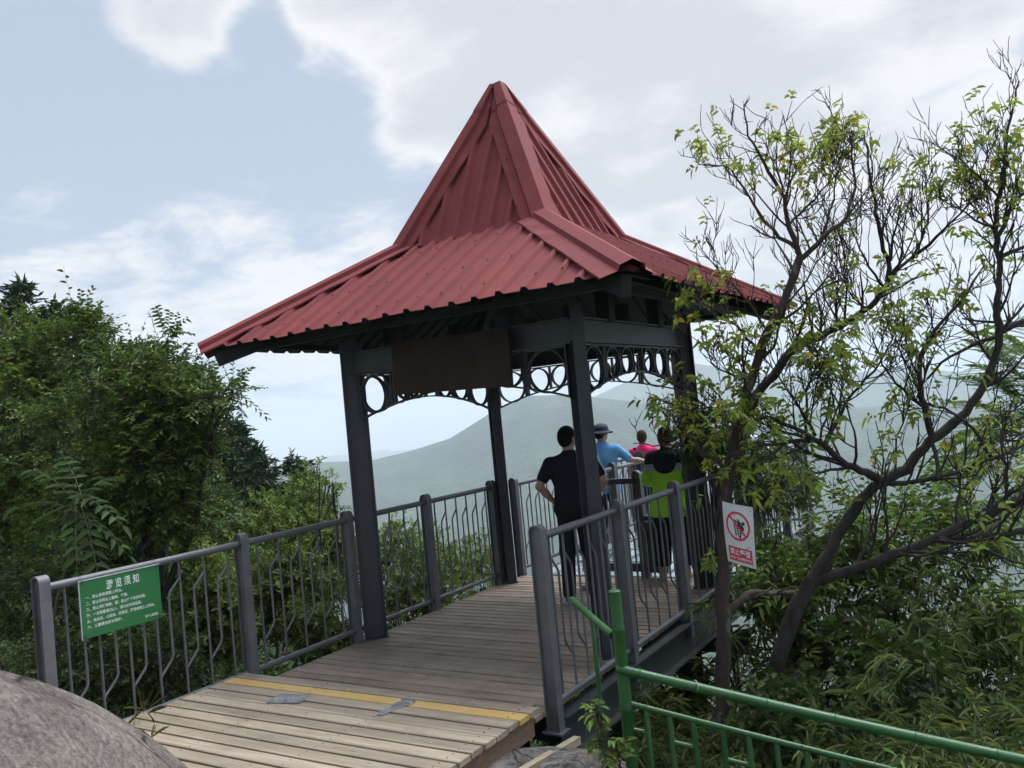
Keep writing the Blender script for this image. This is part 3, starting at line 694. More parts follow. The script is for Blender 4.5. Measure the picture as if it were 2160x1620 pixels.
def blob_points(blobs, n, shell=.55, gap=.0, gs=2.0, seed=1):
    """points spread in ellipsoids (c, r): denser towards the shell, with gaps"""
    w = np.array([b[1][0]*b[1][1]*b[1][2] for b in blobs])**.67; idx = rng.choice(len(blobs), n, p=w/w.sum())
    c = np.array([b[0] for b in blobs])[idx]; r = np.array([b[1] for b in blobs])[idx]
    u = rvec(n); rad = rng.random(n)**(1/3*(1-shell)) ; rad = shell+(1-shell)*rng.random(n)**.6 if shell > 0 else rng.random(n)**.33
    lump = 1+.32*(vnoise(u[:, 0]*2.3+idx*3.1+seed, u[:, 1]*2.3+u[:, 2]*2.3+seed, 3)-.5)*2
    P = c+u*r*(rad*lump)[:, None]; O = unit(u/r)
    if gap > 0:
        g = (vnoise(P[:, 0]*gs+seed*7, P[:, 1]*gs+P[:, 2]*gs*1.7, 9)+vnoise(P[:, 2]*gs*1.3+5, P[:, 0]*gs*.7-P[:, 1]*gs, 12))/2
        keep = g > gap; P, O, idx = P[keep], O[keep], idx[keep]
    return P, O, idx
def tree(name, label, cat, base, blobs, n, leaf, tl, k, L, Wd, tr, bark=None, group=None, gap=.32, shell=.35, droop=.3, updir=.2, simple=False, tint=(1, 1, 1), rosette=False, limbs=26, stems=True, gs=2.0, outw=1.0, odd=None, var=.25, spread=.9):
    base = np.array(base, float); t = thing(name, label, cat, tuple(base), group); bark = bark or BARK
    sk = Sticks(); top = np.mean([b[0] for b in blobs], 0)
    fork = base+(top-base)*.45+rng.normal(0, .05, 3)
    sk.curve(bend(base, fork, 7, 0, .05), np.linspace(tr, tr*.72, 7), 8)
    ends = []
    for c, r in blobs:
        pts = bend(fork, c, 7, .12, .06); sk.curve(pts, np.linspace(tr*.55, tr*.2, 7), 6); ends.append(pts)
    P, O, idx = blob_points(blobs, n, shell, gap, gs)
    for i in rng.choice(len(P), min(limbs, len(P)), replace=False):
        pts = ends[idx[i]]; s = pts[rng.integers(3, 7)]; sk.curve(bend(s, P[i], 5, .08, .07), np.linspace(tr*.18, max(.004, tr*.04), 5), 4)
    sk.build('trunk', bark, t)
    lv = Leaves(tint, odd=odd, var=var); T = unit(O*outw+rng.normal(0, .55, P.shape)+np.array([0, 0, updir])); tls = tl*np.exp(rng.normal(0, .3, len(P)))
    twig_leaves(lv, P, T, tls, k, L, Wd, droop=droop, updir=updir, simple=simple, rosette=rosette, spread=spread)
    lv.build('crown', leaf, t)
    if stems:
        st = Sticks(); st.add(P-T*(tls*.3)[:, None], P+T*(tls*.95)[:, None], .0022+tr*.01, .001, 3); st.build('twigs', TWIG, t, smooth=None)
    return t
def gz(x, y): return float(terrain_z(np.array([x]), np.array([y]))[0])
def gbase(px, py, D, dx=0, dy=0):
    p = at(px, py, D); return (p[0]+dx, p[1]+dy, gz(p[0]+dx, p[1]+dy)-.15)
def B(px, py, D, rpx, ry=None, rd=None):
    """ellipsoid that spans rpx photo pixels sideways"""
    r = rpx*D/FPX; r2 = (ry or rpx)*D/FPX; return (at(px, py, D), (r, rd or r, r2))

GL = 'trees on the slope left of the boardwalk'
tree('broadleaf_tree', 'large dark broadleaf tree with drooping leaves, its limb reaching right under the roof corner', 'tree', gbase(310, 1400, 9.2),
     [B(320, 860, 9.2, 90, 75), B(395, 855, 9.0, 55, 50), B(245, 820, 9.6, 75, 65), B(320, 970, 9.0, 95, 80), B(400, 950, 9.0, 50, 55), B(230, 1050, 9.3, 110, 80), B(350, 1070, 9.0, 75, 60), B(455, 838, 8.8, 38, 18), B(490, 825, 8.8, 22, 10), B(350, 770, 9.1, 22, 36), B(290, 775, 9.3, 38, 26), B(130, 950, 9.8, 105, 95)],
     3400, LEAF_DARK, .26, 13, .060, .028, .085, group=GL, gap=.42, droop=.3, updir=.25, gs=1.6, tint=(1.35, 1.25, 1.1), var=.45)
tree('broadleaf_tree', 'fresher green broadleaf tree at the left edge, behind the long pinnate leaves', 'tree', gbase(20, 1300, 11),
     [B(30, 830, 11, 110, 90), B(110, 760, 11.4, 85, 65), B(-60, 900, 11, 120, 110), B(60, 960, 11, 110, 80), B(180, 700, 11.2, 45, 38), B(172, 660, 11.2, 14, 22), B(5, 710, 11.8, 90, 40), B(0, 1080, 10.6, 130, 110)],
     3600, LEAF_MID, .25, 8, .075, .036, .09, group=GL, gap=.36, droop=.3, updir=.3, tint=(.88, .84, .76), var=.4)
tree('broadleaf_tree', 'sprig-topped slender tree standing just left of the roof corner', 'tree', gbase(360, 1350, 10.2),
     [B(352, 720, 10.2, 12, 36), B(365, 800, 10.2, 32, 35), B(300, 770, 10.4, 30, 24), B(240, 755, 10.4, 26, 22), B(300, 860, 10.2, 60, 50)],
     480, LEAF_DARK, .28, 12, .080, .034, .05, group=GL, gap=.25, droop=.5, updir=.4, tint=(.9, 1., .95))
# dark backing trees
for i, (px, py, D, r, lab) in enumerate(((60, 1010, 15, 170, 'shaded dense tree far left, behind the pinnate leaves'), (330, 1120, 14, 150, 'shaded dense tree behind the drooping broadleaf tree'),
                            (200, 900, 17, 150, 'tall shaded tree behind the left edge trees'), (440, 1110, 19, 70, 'shaded round tree at the foot of the dark conifers'))):
    tree('broadleaf_tree', lab, 'tree', gbase(px, 1500, D), [B(px-r*.5, py+30, D, r*.7, r*.6), B(px+r*.45, py+20, D, r*.65, r*.6), B(px, py-r*.4, D, r*.7, r*.55), B(px, py+r*.7, D, r*.9, r*.7)],
         1700, LEAF_DARK, .4, 8, .13, .055, .11, group=GL, gap=.3, simple=True, tint=(.85, .82, .8), stems=False)

for px, py, D, r, lab in ((50, 1230, 8.2, 100, 'dark shrub behind the first fence post'), (190, 1330, 7.6, 90, 'dark shrub behind the green sign'), (320, 1380, 7.2, 80, 'dark shrub low behind the first railing bay'), (90, 1400, 7.0, 80, 'dark shrub between the boulder and the first fence post')):
    tree('shrub', lab, 'shrub', gbase(px, py+r, D), [B(px, py, D, r, r*.8), B(px-r*.6, py+r*.4, D, r*.7), B(px+r*.6, py+r*.3, D, r*.7), B(px, py+r, D, r)], 420, LEAF_DARK, .16, 8, .055, .022, .02, group='dark shrubs under the left trees', gap=.3, droop=.35, tint=(.75, .72, .68), var=.45)

def conifer(label, px_top, py_top, D, H, R, n=34, per=26, tint=(1, 1, 1), group='conifers on the far left slope', gaps=0.0, lean=0, species='conifer'):
    top = at(px_top, py_top, D); base = top-np.array([0, 0, H]); t = thing(species, label, 'conifer', tuple(base), group)
    sk = Sticks(); sk.curve(bend(base, top, 8, 0, .01), np.linspace(.035*H*.45, .01, 8), 6); lv = Leaves(tint, var=.28)
    for i in range(n):
        f = (i+.5)/n; z = H*(1-f**1.15*.92)
        for j in range(5+int(4*f)):
            if gaps and rng.random() < gaps: continue
            a = rng.uniform(0, 2*PI); l = R*(f**.75)*rng.uniform(.62, 1.12)+.05; s = base+np.array([0, 0, z+rng.uniform(-.1, .1)])
            d = np.array([math.cos(a), math.sin(a), .25-.45*f]); e = s+d*l; sk.add([s], [e], .012*H*.15+.01, .004, 3)
            m = int(per*2.0*(.3+.7*f)); q = rng.random(m)**.7; p = s+(e-s)*q[:, None]+rng.normal(0, .05+.05*l, (m, 3))
            dd = unit(d+rng.normal(0, .55, (m, 3))+np.array([0, 0, .15])); lv.add(p, dd, rvec(m), .26*np.exp(rng.normal(0, .3, m))*(.6+.05*H), .085*(.6+.05*H), droop=.1, simple=True)
    sk.build('trunk', BARK, t); lv.build('crown', LEAF_CON, t)
conifer('dark conifer highest at the upper left edge of the photo', 45, 602, 24, 9, 2.3, 34, 30)
conifer('small dark conifer top showing between left edge tree and its tall shoot', 112, 640, 24, 8, 1.3, 26, 22)
conifer('slim dark conifer top behind the tall shoot at left', 178, 668, 22, 7, .9, 26, 20)
for px, py, D, H, R, lab in ((452, 850, 30, 9, 2.6, 'dark conifer highest of the clump left of the pavilion column'), (497, 895, 29, 8, 2.1, 'pointed dark conifer on the right shoulder of the clump'),
                             (535, 950, 28, 7, 1.7, 'lower dark conifer at the right foot of the clump'), (470, 935, 27, 6, 2.3, 'broad dark conifer at the front of the clump'), (410, 830, 31, 10, 2.5, 'dark conifer partly hidden by the drooping broadleaf tree')):
    conifer(lab, px, py, D, H, R, 30, 30)
conifer('small ragged dark conifer standing alone right of the clump', 618, 965, 26, 4.5, 1.2, 22, 22, gaps=.2)
conifer('twin-topped dark conifer beside the ragged one, left of the column', 645, 972, 26.5, 4.2, .95, 22, 20, gaps=.2)
conifer('thin layered pine with flat tiers at the right edge of the clump', 565, 968, 27, 4.2, 1.1, 8, 40, gaps=.1, species='pine')
conifer('little dark conifer low beside the bare forked shrub', 686, 1066, 22, 2.5, .7, 16, 18)

GS = 'yellow-green shrubs below the left railing'
shr = [(640, 1060, 15, 75, 'tall yellow-green shrub under the small ragged conifer'), (560, 1120, 14, 85, 'yellow-green shrub right of the second fence post top'), (480, 1190, 12, 90, 'yellow-green shrub behind the second fence post'),
       (400, 1210, 10.5, 85, 'yellow-green shrub above the right end of the green sign'), (690, 1140, 14, 60, 'yellow-green shrub at the left foot of the near left column'), (620, 1230, 10, 85, 'leafy shrub behind the second railing bay'),
       (440, 1290, 9, 80, 'leafy shrub behind the first railing bay right of the green sign'), (840, 1150, 17, 70, 'yellow-green shrub right of the near left column'), (930, 1180, 18, 75, 'yellow-green shrub behind the third fence post'),
       (1010, 1175, 19, 70, 'yellow-green shrub left of the far left column'), (880, 1240, 13, 90, 'shaded green shrub low behind the third railing bay'), (700, 1290, 9, 70, 'shaded leafy shrub at the foot of the second railing bay')]
for i, (px, py, D, r, lab) in enumerate(shr):
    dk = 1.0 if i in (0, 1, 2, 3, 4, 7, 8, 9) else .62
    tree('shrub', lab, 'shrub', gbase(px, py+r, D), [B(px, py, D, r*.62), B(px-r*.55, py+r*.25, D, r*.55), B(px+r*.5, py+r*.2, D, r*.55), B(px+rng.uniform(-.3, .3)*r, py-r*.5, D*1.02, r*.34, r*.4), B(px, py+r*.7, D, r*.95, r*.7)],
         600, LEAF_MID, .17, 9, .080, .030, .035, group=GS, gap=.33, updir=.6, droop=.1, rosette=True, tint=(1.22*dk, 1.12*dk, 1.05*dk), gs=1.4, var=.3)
tree('shrub', 'sparse shrub with a bare forked stem sticking up beside the near left column', 'shrub', gbase(660, 1260, 13), [B(702, 1020, 13, 14, 10), B(690, 1014, 13, 10, 8), B(668, 985, 13, 10, 12), B(715, 1025, 13, 8, 6)], 26, LEAF_YEL, .12, 8, .07, .026, .03,
     group=GS, gap=0, shell=0, updir=.6, droop=.1, rosette=True, tint=(.8, .85, .7))

# long pinnate leaves close by at the left
def pinnate(lv, sk, S, T, ln, k, L, Wd, droop=.5, r=.003):
    S = np.array(S, float); T = unit(np.array(T, float)); t = np.linspace(0, 1, 9)[:, None]
    pts = S+T*ln*t+np.array([0, 0, -1])*droop*ln*t*t*.6; sk.curve(pts, np.linspace(r, r*.35, 9), 4)
    for j in range(k):
        f = .14+.84*j/k; i = f*8; i0 = int(i); p = pts[i0]+(pts[min(i0+1, 8)]-pts[i0])*(i-i0); tt = unit(pts[min(i0+1, 8)]-pts[i0]); sd = unit(np.cross(tt, [0, 0, 1.])); nn = np.cross(sd, tt)
        for sg in (-1, 1):
            d = tt*.45+sd*sg+nn*rng.normal(.0, .15); lv.add(p[None], d[None], (nn+rng.normal(0, .2, 3))[None], L*(1-.35*abs(f-.45))*rng.uniform(.85, 1.1), Wd, droop=.3)
    lv.add(pts[-1][None], T[None]-np.array([[0, 0, .6]]), np.array([[0, 0, 1.]]), L, Wd, droop=.3)
def build_pinnate():
    base = gbase(60, 1420, 6.9); t = thing('sapling', 'sapling with long pinnate leaves close to the lens at the left', 'sapling', base)
    lv = Leaves((.50, .55, .45), var=.3); sk = Sticks(); c = at(170, 1090, 6.6); sk.curve(bend(base, c, 8, .1, .03), np.linspace(.02, .010, 8), 6)
    for px, py, dD in ((60, 960, .3), (130, 930, .2), (30, 1040, .4), (190, 1010, 0), (240, 1080, -.1), (110, 1180, -.1), (80, 1130, .2), (250, 1140, .0), (200, 1170, -.2), (160, 1160, -.2), (20, 1120, .2), (240, 990, .3)):
        e = at(px, py, 6.6+dD*1.6); s = at(170+rng.uniform(-12, 12), 1060+rng.uniform(-25, 25), 6.6); d = e-s; ln = np.linalg.norm(d); pinnate(lv, sk, s, d+np.array([0, 0, .12*ln]), ln*1.15, 6, .125, .050, droop=.45)
    for px, py in ((150, 1015), (175, 1065)):      # young yellowish shoots
        s = at(170, 1100, 6.5); e = at(px, py, 6.4)
        for q in range(6): lv.add((s+(e-s)*q/6)[None], (rvec(1)*.6+unit(e-s)), rvec(1), .05, .012, tint=np.array([1.9, 1.7, 1.0]))
    sk.build('stem', CULM, t); lv.build('leaves', LEAF_BLUE, t)
build_pinnate()

# ------------------------------------------------------------------ the traced trees on the right
def polyline3(pts, n=None):
    """(px, py, D) joints -> smooth 3D curve"""
    P = np.array([at(*p) for p in pts]); seg = np.r_[0, np.cumsum(np.linalg.norm(np.diff(P, axis=0), axis=1))]
    n = n or max(4, int(seg[-1]/.07)); s = np.linspace(0, seg[-1], n); Q = np.stack([np.interp(s, seg, P[:, i]) for i in range(3)], 1)
    if n > 6:
        for _ in range(2): Q[1:-1] = Q[1:-1]*.5+(Q[:-2]+Q[2:])*.25
    Q[1:-1] += rng.normal(0, .006, Q[1:-1].shape)
    return Q
ZONES = [(1490, 640, 6.2, 46, 34, 1.), (1478, 690, 6.1, 26, 36, .9), (1480, 350, 6.2, 40, 30, .7), (1560, 300, 6.2, 60, 70, .6), (1640, 290, 6.2, 60, 60, .6), (1620, 350, 6.2, 110, 40, .75), (1790, 300, 6.2, 45, 40, .9), (1720, 340, 6.2, 60, 50, .7),
         (1540, 770, 6., 45, 55, .9), (1600, 790, 6., 80, 60, .8), (1720, 760, 6., 110, 90, .95), (1850, 700, 6.2, 80, 90, .9), (1870, 580, 6.3, 110, 60, .55), (1700, 880, 6., 130, 80, .7), (1560, 900, 5.9, 110, 70, .95), (1480, 950, 5.8, 60, 60, 1.),
         (1560, 990, 5.8, 110, 60, .95), (1850, 880, 6., 110, 90, .8), (1760, 1000, 6., 130, 60, .55), (2000, 450, 6.3, 90, 120, .65), (2090, 380, 6.3, 90, 110, .7), (2100, 560, 6.3, 90, 90, .4), (2010, 700, 6.3, 80, 70, .35), (2120, 210, 6.3, 50, 50, .5),
         (1960, 1000, 5.8, 140, 70, .9), (2120, 960, 5.8, 70, 50, .8), (1780, 1120, 6.2, 150, 70, .9), (1990, 1120, 6., 150, 70, .8), (1345, 928, 6.2, 32, 20, .8), (1395, 928, 6.2, 30, 16, .6), (1430, 890, 6.1, 45, 40, .9), (1750, 545, 6.2, 50, 30, .3)]
def zone_w(P):
    d = P-CAM; Z = d@CF; px = 1080+FPX*(d@CR)/Z; py = 810-FPX*(d@CU)/Z; w = np.full(len(P), .05)
    for x, y, D, rx, ry, a in ZONES: w = np.maximum(w, a*np.exp(-.5*(((px-x)/rx)**2+((py-y)/ry)**2)**1.4))
    return w
def grow(sk, lv, curve, r0, r1, first=.15, n_side=9, L1=.75, bare=1.0, leafy=1.0, up=.35, depth=2, vdir=None):
    """side shoots with a dichotomous look off a traced limb, leaves at their ends where the tree is leafy"""
    m = len(curve)
    for q in range(n_side):
        f = first+(1-first)*(q+rng.random())/n_side; i = min(m-2, int(f*(m-1))); s = curve[i]; tdir = unit((curve[min(i+2, m-1)]-curve[max(i-1, 0)])[None])[0]
        side = unit(np.cross(tdir, rvec(1)[0])[None])[0]; d = unit((tdir*.65+side*.85+np.array([0, 0, up]))[None])[0]
        shoot(sk, lv, s, d, L1*rng.uniform(.55, 1.2)*(1.15-.45*f), (r0+(r1-r0)*f)*.5, depth, up, leafy)
def shoot(sk, lv, s, d, ln, r, depth, up, leafy):
    r = min(max(r, .0035), .014); n = 6; pts = [s]; dd = d.copy()
    for i in range(n-1):
        dd = unit((dd+rng.normal(0, .13, 3)+np.array([0, 0, up*.28]))[None])[0]; pts.append(pts[-1]+dd*ln/(n-1))
    pts = np.array(pts); sk.curve(pts, np.linspace(r, max(.0018, r*.42), n), 4 if r < .006 else 5)
    if depth > 0:
        for q in range(rng.integers(2, 5) if depth > 1 else rng.integers(1, 4)):
            i = rng.integers(1, n); side = unit(np.cross(dd, rvec(1)[0])[None])[0]; d2 = unit((unit((pts[i]-pts[i-1])[None])[0]*.8+side*.65+np.array([0, 0, up*.6]))[None])[0]
            shoot(sk, lv, pts[i], d2, ln*rng.uniform(.45, .75), r*.55, depth-1, up, leafy)
    lv.append((pts[-1], dd, ln)); 
    if depth == 0: lv.append((pts[3], dd, ln))
def finish_leaves(ends, L, Wd, tint, leafy=1.0, per=8, odd=None, tl=.11):
    P = np.array([e[0] for e in ends]); T = np.array([e[1] for e in ends]); w = zone_w(P)*leafy*.36; keep = rng.random(len(P)) < w; P, T = P[keep], T[keep]
    lv = Leaves(tint, var=.22, hue=.10, odd=odd)
    # several short twigs at each leafy end
    rep = 1; P = np.repeat(P, rep, 0)+rng.normal(0, .035, (len(P)*rep, 3)); T = np.repeat(T, rep, 0)+rng.normal(0, .35, (len(T)*rep, 3))
    twig_leaves(lv, P, T, np.full(len(P), tl), max(4, per-2), L*.80, Wd*1.02, droop=.5, updir=-.1, rosette=True, spread=1.0)
    return lv
def limb_tree(name, label, cat, base, limbs, bark, n_leaf=8, L=.078, Wd=.032, tint=(.88, .90, .75), group=None, leafy=1.0, extra=None):
    t = thing(name, label, cat, tuple(base), group); sk = Sticks(); ends = []
    for pts, r0, r1, ns, L1, first, dep in limbs:
        c = polyline3(pts); m = len(c); rr = np.linspace(r0, r1, m)*(1+.06*np.sin(np.arange(m)*.9)+rng.normal(0, .03, m)); tr = sk_trunk if False else sk
        sk.curve(c, rr, 10 if r0 > .03 else 6)
        if ns: grow(sk, ends, c, r0, r1, first, ns, L1, depth=dep)
    sk.build('trunk', bark, t)
    lv = finish_leaves(ends, L, Wd, tint, leafy, n_leaf, odd=(.014, (2.2, 1.1, .6)))
    if extra: extra(lv)
    lv.build('crown', LEAF_YEL, t)
    return t
A0 = at(1515, 1760, 5.9)
limb_tree('bare_branched_tree', 'thin-trunked tree beside the railing, carrying the no climbing sign', 'tree', A0, [
    ([(1513, 1900, 5.9), (1518, 1700, 5.9), (1520, 1560, 5.95), (1526, 1400, 6), (1523, 1250, 6), (1530, 1120, 6.05), (1532, 1040, 6.1), (1545, 960, 6.15), (1562, 880, 6.2), (1590, 790, 6.2), (1615, 705, 6.2), (1650, 645, 6.2), (1668, 605, 6.2), (1688, 542, 6.2)], .066, .030, 7, .55, .55, 2),
    ([(1688, 544, 6.2), (1664, 477, 6.2), (1657, 432, 6.15), (1643, 389, 6.1), (1608, 337, 6.1), (1576, 284, 6.1), (1569, 220, 6.1)], .022, .004, 11, .42, .1, 2),
    ([(1680, 525, 6.2), (1618, 474, 6.3), (1590, 431, 6.3), (1551, 368, 6.3), (1537, 340, 6.3), (1510, 352, 6.3), (1470, 348, 6.3)], .016, .003, 11, .38, .15, 2),
    ([(1692, 545, 6.2), (1734, 502, 6.1), (1780, 470, 6.1), (1805, 421, 6.1), (1801, 361, 6.1), (1794, 285, 6.1)], .020, .004, 13, .42, .1, 2),
    ([(1664, 475, 6.2), (1706, 439, 6.3), (1752, 379, 6.35), (1790, 350, 6.4)], .011, .003, 9, .4, .1, 2),
    ([(1657, 432, 6.2), (1630, 330, 6.0), (1652, 245, 5.95)], .009, .003, 6, .35, .1, 1),
    ([(1734, 502, 6.2), (1760, 420, 6.3), (1775, 330, 6.3)], .010, .003, 8, .35, .1, 2),
    ([(1620, 700, 6.2), (1560, 610, 6.3), (1500, 560, 6.4), (1470, 505, 6.4)], .011, .003, 10, .4, .2, 2),
    ([(1600, 740, 6.2), (1545, 680, 6.0), (1500, 640, 5.9), (1460, 640, 5.9)], .010, .003, 10, .32, .3, 2),
    ([(1640, 660, 6.2), (1700, 600, 6.3), (1740, 520, 6.4), (1770, 470, 6.4)], .010, .003, 8, .35, .2, 2),
    ([(1540, 990, 6.1), (1490, 960, 5.9), (1440, 930, 5.9), (1380, 945, 6.0), (1335, 935, 6.1)], .012, .003, 9, .28, .1, 2),
    ([(1555, 900, 6.1), (1500, 860, 6.0), (1450, 840, 6.0), (1425, 880, 6.0)], .010, .003, 9, .3, .2, 2),
    ([(1590, 800, 6.2), (1540, 790, 6.0), (1490, 760, 5.9), (1480, 700, 5.9)], .010, .003, 9, .3, .2, 2),
    ([(1534, 1295, 6.0), (1560, 1268, 6.0), (1576, 1247, 6.1), (1611, 1252, 6.2), (1674, 1250, 6.35)], .028, .020, 2, .3, .2, 1)], BARKR,
    group='trees on the bank right of the boardwalk', tint=(1.0, .95, .62), n_leaf=7, L=.074)
limb_tree('spreading_tree', 'thick dark forked tree rising behind the green bamboo rail at the right', 'tree', at(1560, 1760, 6.4), [
    ([(1550, 1900, 6.4), (1583, 1650, 6.4), (1600, 1550, 6.4), (1632, 1437, 6.4), (1653, 1349, 6.4), (1682, 1279, 6.4), (1712, 1222, 6.4)], .072, .056, 0, 0, 0, 0),
    ([(1712, 1226, 6.4), (1744, 1178, 6.4), (1763, 1137, 6.4), (1800, 1081, 6.4), (1826, 1037, 6.35), (1856, 1018, 6.3), (1881, 1004, 6.3), (1918, 989, 6.3), (1937, 952, 6.3), (1978, 915, 6.3), (2030, 881, 6.3), (2067, 830, 6.3), (2093, 767, 6.3), (2111, 707, 6.3), (2100, 655, 6.3), (2107, 600, 6.3), (2106, 540, 6.3), (2100, 460, 6.3), (2114, 379, 6.3), (2121, 308, 6.3), (2139, 220, 6.3), (2150, 171, 6.3)], .050, .006, 16, .5, .45, 2),
    ([(1708, 1235, 6.4), (1773, 1210, 6.3), (1840, 1188, 6.2), (1893, 1165, 6.1), (1945, 1150, 6.1), (1977, 1136, 6.0), (2033, 1104, 6), (2104, 1080, 5.9), (2180, 1040, 5.9), (2300, 1000, 5.8)], .040, .026, 16, .55, .15, 2),
    ([(1977, 1138, 6.0), (2033, 1143, 6), (2104, 1131, 5.9), (2180, 1112, 5.9), (2280, 1090, 5.8)], .030, .020, 12, .5, .1, 2),
    ([(1860, 1014, 6.3), (1800, 985, 6.1), (1770, 972, 6.0), (1733, 933, 6.0), (1689, 907, 6.0), (1622, 878, 6.0), (1560, 890, 5.9)], .034, .007, 12, .45, .2, 2),
    ([(1733, 930, 6.1), (1690, 925, 6.1), (1641, 939, 6.0), (1578, 941, 5.9), (1500, 980, 5.8)], .018, .005, 11, .38, .1, 2),
    ([(1740, 938, 6.1), (1770, 878, 6.2), (1800, 822, 6.2), (1850, 780, 6.2), (1890, 700, 6.3)], .018, .004, 14, .5, .1, 2),
    ([(1720, 920, 6.1), (1680, 850, 6.1), (1640, 790, 6.1), (1600, 740, 6.1)], .013, .003, 12, .45, .1, 2),
    ([(1700, 912, 6.1), (1700, 830, 6.0), (1720, 760, 6.0), (1750, 690, 6.0)], .012, .003, 12, .42, .1, 2),
    ([(1800, 985, 6.1), (1700, 1000, 5.9), (1620, 1030, 5.9), (1560, 1040, 5.8)], .012, .004, 10, .35, .1, 2),
    ([(1967, 922, 6.3), (1948, 859, 6.3), (1941, 804, 6.3), (1941, 741, 6.3), (1963, 711, 6.3), (2011, 655, 6.3), (2037, 622, 6.3), (2076, 560, 6.3)], .026, .006, 12, .45, .2, 2),
    ([(1950, 860, 6.3), (1900, 820, 6.2), (1860, 770, 6.2), (1840, 700, 6.2)], .013, .004, 10, .45, .1, 2),
    ([(2093, 967, 6.1), (2050, 900, 6.2), (2000, 860, 6.3), (1950, 850, 6.3)], .014, .010, 3, .4, .3, 2),
    ([(1979, 1010, 6.1), (1975, 960, 6.2), (1962, 925, 6.3)], .016, .014, 0, .4, .3, 2),
    ([(1860, 1020, 6.3), (1930, 1015, 6.2), (2000, 1005, 6.1), (2093, 967, 6.0), (2180, 930, 6.0)], .022, .010, 14, .5, .1, 2),
    ([(2111, 707, 6.3), (2050, 725, 6.3), (1990, 760, 6.3), (1955, 800, 6.3)], .018, .008, 6, .4, .2, 2),
    ([(2111, 700, 6.3), (2150, 682, 6.3), (2220, 660, 6.3)], .026, .018, 5, .4, .1, 2),
    ([(2111, 680, 6.3), (2060, 676, 6.3), (2030, 672, 6.3)], .012, .006, 4, .4, .1, 2),
    ([(2104, 500, 6.3), (2139, 421, 6.3), (2175, 400, 6.3)], .018, .012, 7, .4, .1, 2),
    ([(2106, 545, 6.3), (2150, 525, 6.3), (2200, 505, 6.3)], .018, .010, 6, .4, .1, 2),
    ([(2110, 420, 6.3), (2060, 370, 6.2), (2010, 320, 6.2)], .010, .003, 10, .4, .1, 2),
    ([(2100, 480, 6.3), (2050, 470, 6.3), (2020, 430, 6.3), (1990, 400, 6.3)], .010, .003, 10, .4, .1, 2)], BARK,
    group='trees on the bank right of the boardwalk', tint=(.95, .95, .7), n_leaf=7)
limb_tree('bare_branched_tree', 'leafless tangle of upright branches between the two leafy crowns at the right', 'tree', at(1590, 860, 6.5), [
    ([(1560, 900, 6.4), (1607, 815, 6.5), (1641, 785, 6.5), (1659, 741, 6.5), (1726, 711, 6.5), (1770, 689, 6.5), (1826, 655, 6.5), (1863, 618, 6.5), (1876, 590, 6.5), (1879, 555, 6.5), (1861, 523, 6.5), (1850, 467, 6.5), (1847, 432, 6.5), (1836, 379, 6.5), (1829, 319, 6.5), (1822, 275, 6.5)], .040, .006, 20, .5, .25, 2),
    ([(1879, 550, 6.5), (1886, 484, 6.5), (1903, 424, 6.4)], .012, .004, 9, .4, .1, 2),
    ([(1876, 580, 6.5), (1921, 548, 6.6), (1949, 502, 6.6), (1963, 396, 6.6), (1966, 347, 6.6)], .014, .004, 12, .42, .1, 2),
    ([(1921, 548, 6.6), (1970, 509, 6.5), (2026, 446, 6.5), (2076, 403, 6.5)], .014, .004, 12, .42, .1, 2),
    ([(1870, 610, 6.5), (1830, 560, 6.4), (1800, 500, 6.4), (1780, 440, 6.4)], .011, .003, 10, .42, .1, 2),
    ([(1830, 650, 6.5), (1790, 620, 6.3), (1770, 560, 6.3), (1772, 510, 6.3)], .010, .003, 10, .42, .1, 2),
    ([(1780, 685, 6.5), (1740, 640, 6.4), (1728, 580, 6.4)], .009, .003, 9, .4, .1, 2)], TWIG,
    group='trees on the bank right of the boardwalk', tint=(.95, .92, .62), leafy=.45, n_leaf=6)

# feathery tree at the right edge
def feathery():
    base = gbase(2300, 1200, 9.5); t = thing('feathery_tree', 'tree with flat feathery fronds in front of the far ridge at the right edge', 'tree', base, 'trees on the bank right of the boardwalk')
    sk = Sticks(); lv = Leaves((1.15, 1.15, 1.2), var=.2); top = at(2260, 800, 9.2); sk.curve(bend(base, top, 9, 0, .03), np.linspace(.07, .03, 9), 6)
    for i in range(80):
        px, py = rng.uniform(2000, 2260), rng.uniform(690, 1080)
        if px < 2060 and rng.random() < .5: continue
        e = at(px, py, rng.uniform(8.8, 9.8)); s = top+(base-top)*rng.uniform(0, .12); sk.curve(bend(s, e+(s-e)*.12, 5, .1, .05), np.linspace(.012, .004, 5), 4)
        d = unit((e-s)[None])[0]; ln = .55
        for q in range(7):      # pinnae along the frond
            p = e+d*ln*(q/7-.3)+np.array([0, 0, -.05*q*q/10]); sd = unit(np.cross(d, [0, 0, 1.])[None])[0]
            for sg in (-1, 1):
                dd = unit((d*.6+sd*sg)[None])[0]; pl = .22*(1-.35*abs(q/7-.4)); k = 12; f = np.linspace(.1, 1, k)
                pp = p+dd*pl*f[:, None]+np.array([0, 0, -.03])*f[:, None]**2
                s2 = unit(np.cross(dd, [0, 0, 1.])[None])[0]
                for g in (-1, 1): lv.add(pp, np.tile(dd*.45+s2*g, (k, 1)), np.tile([0, 0, 1.], (k, 1))+rng.normal(0, .15, (k, 3)), .045, .014, droop=.25, simple=True)
    sk.build('trunk', BARK, t); lv.build('crown', LEAF_MID, t)
feathery()

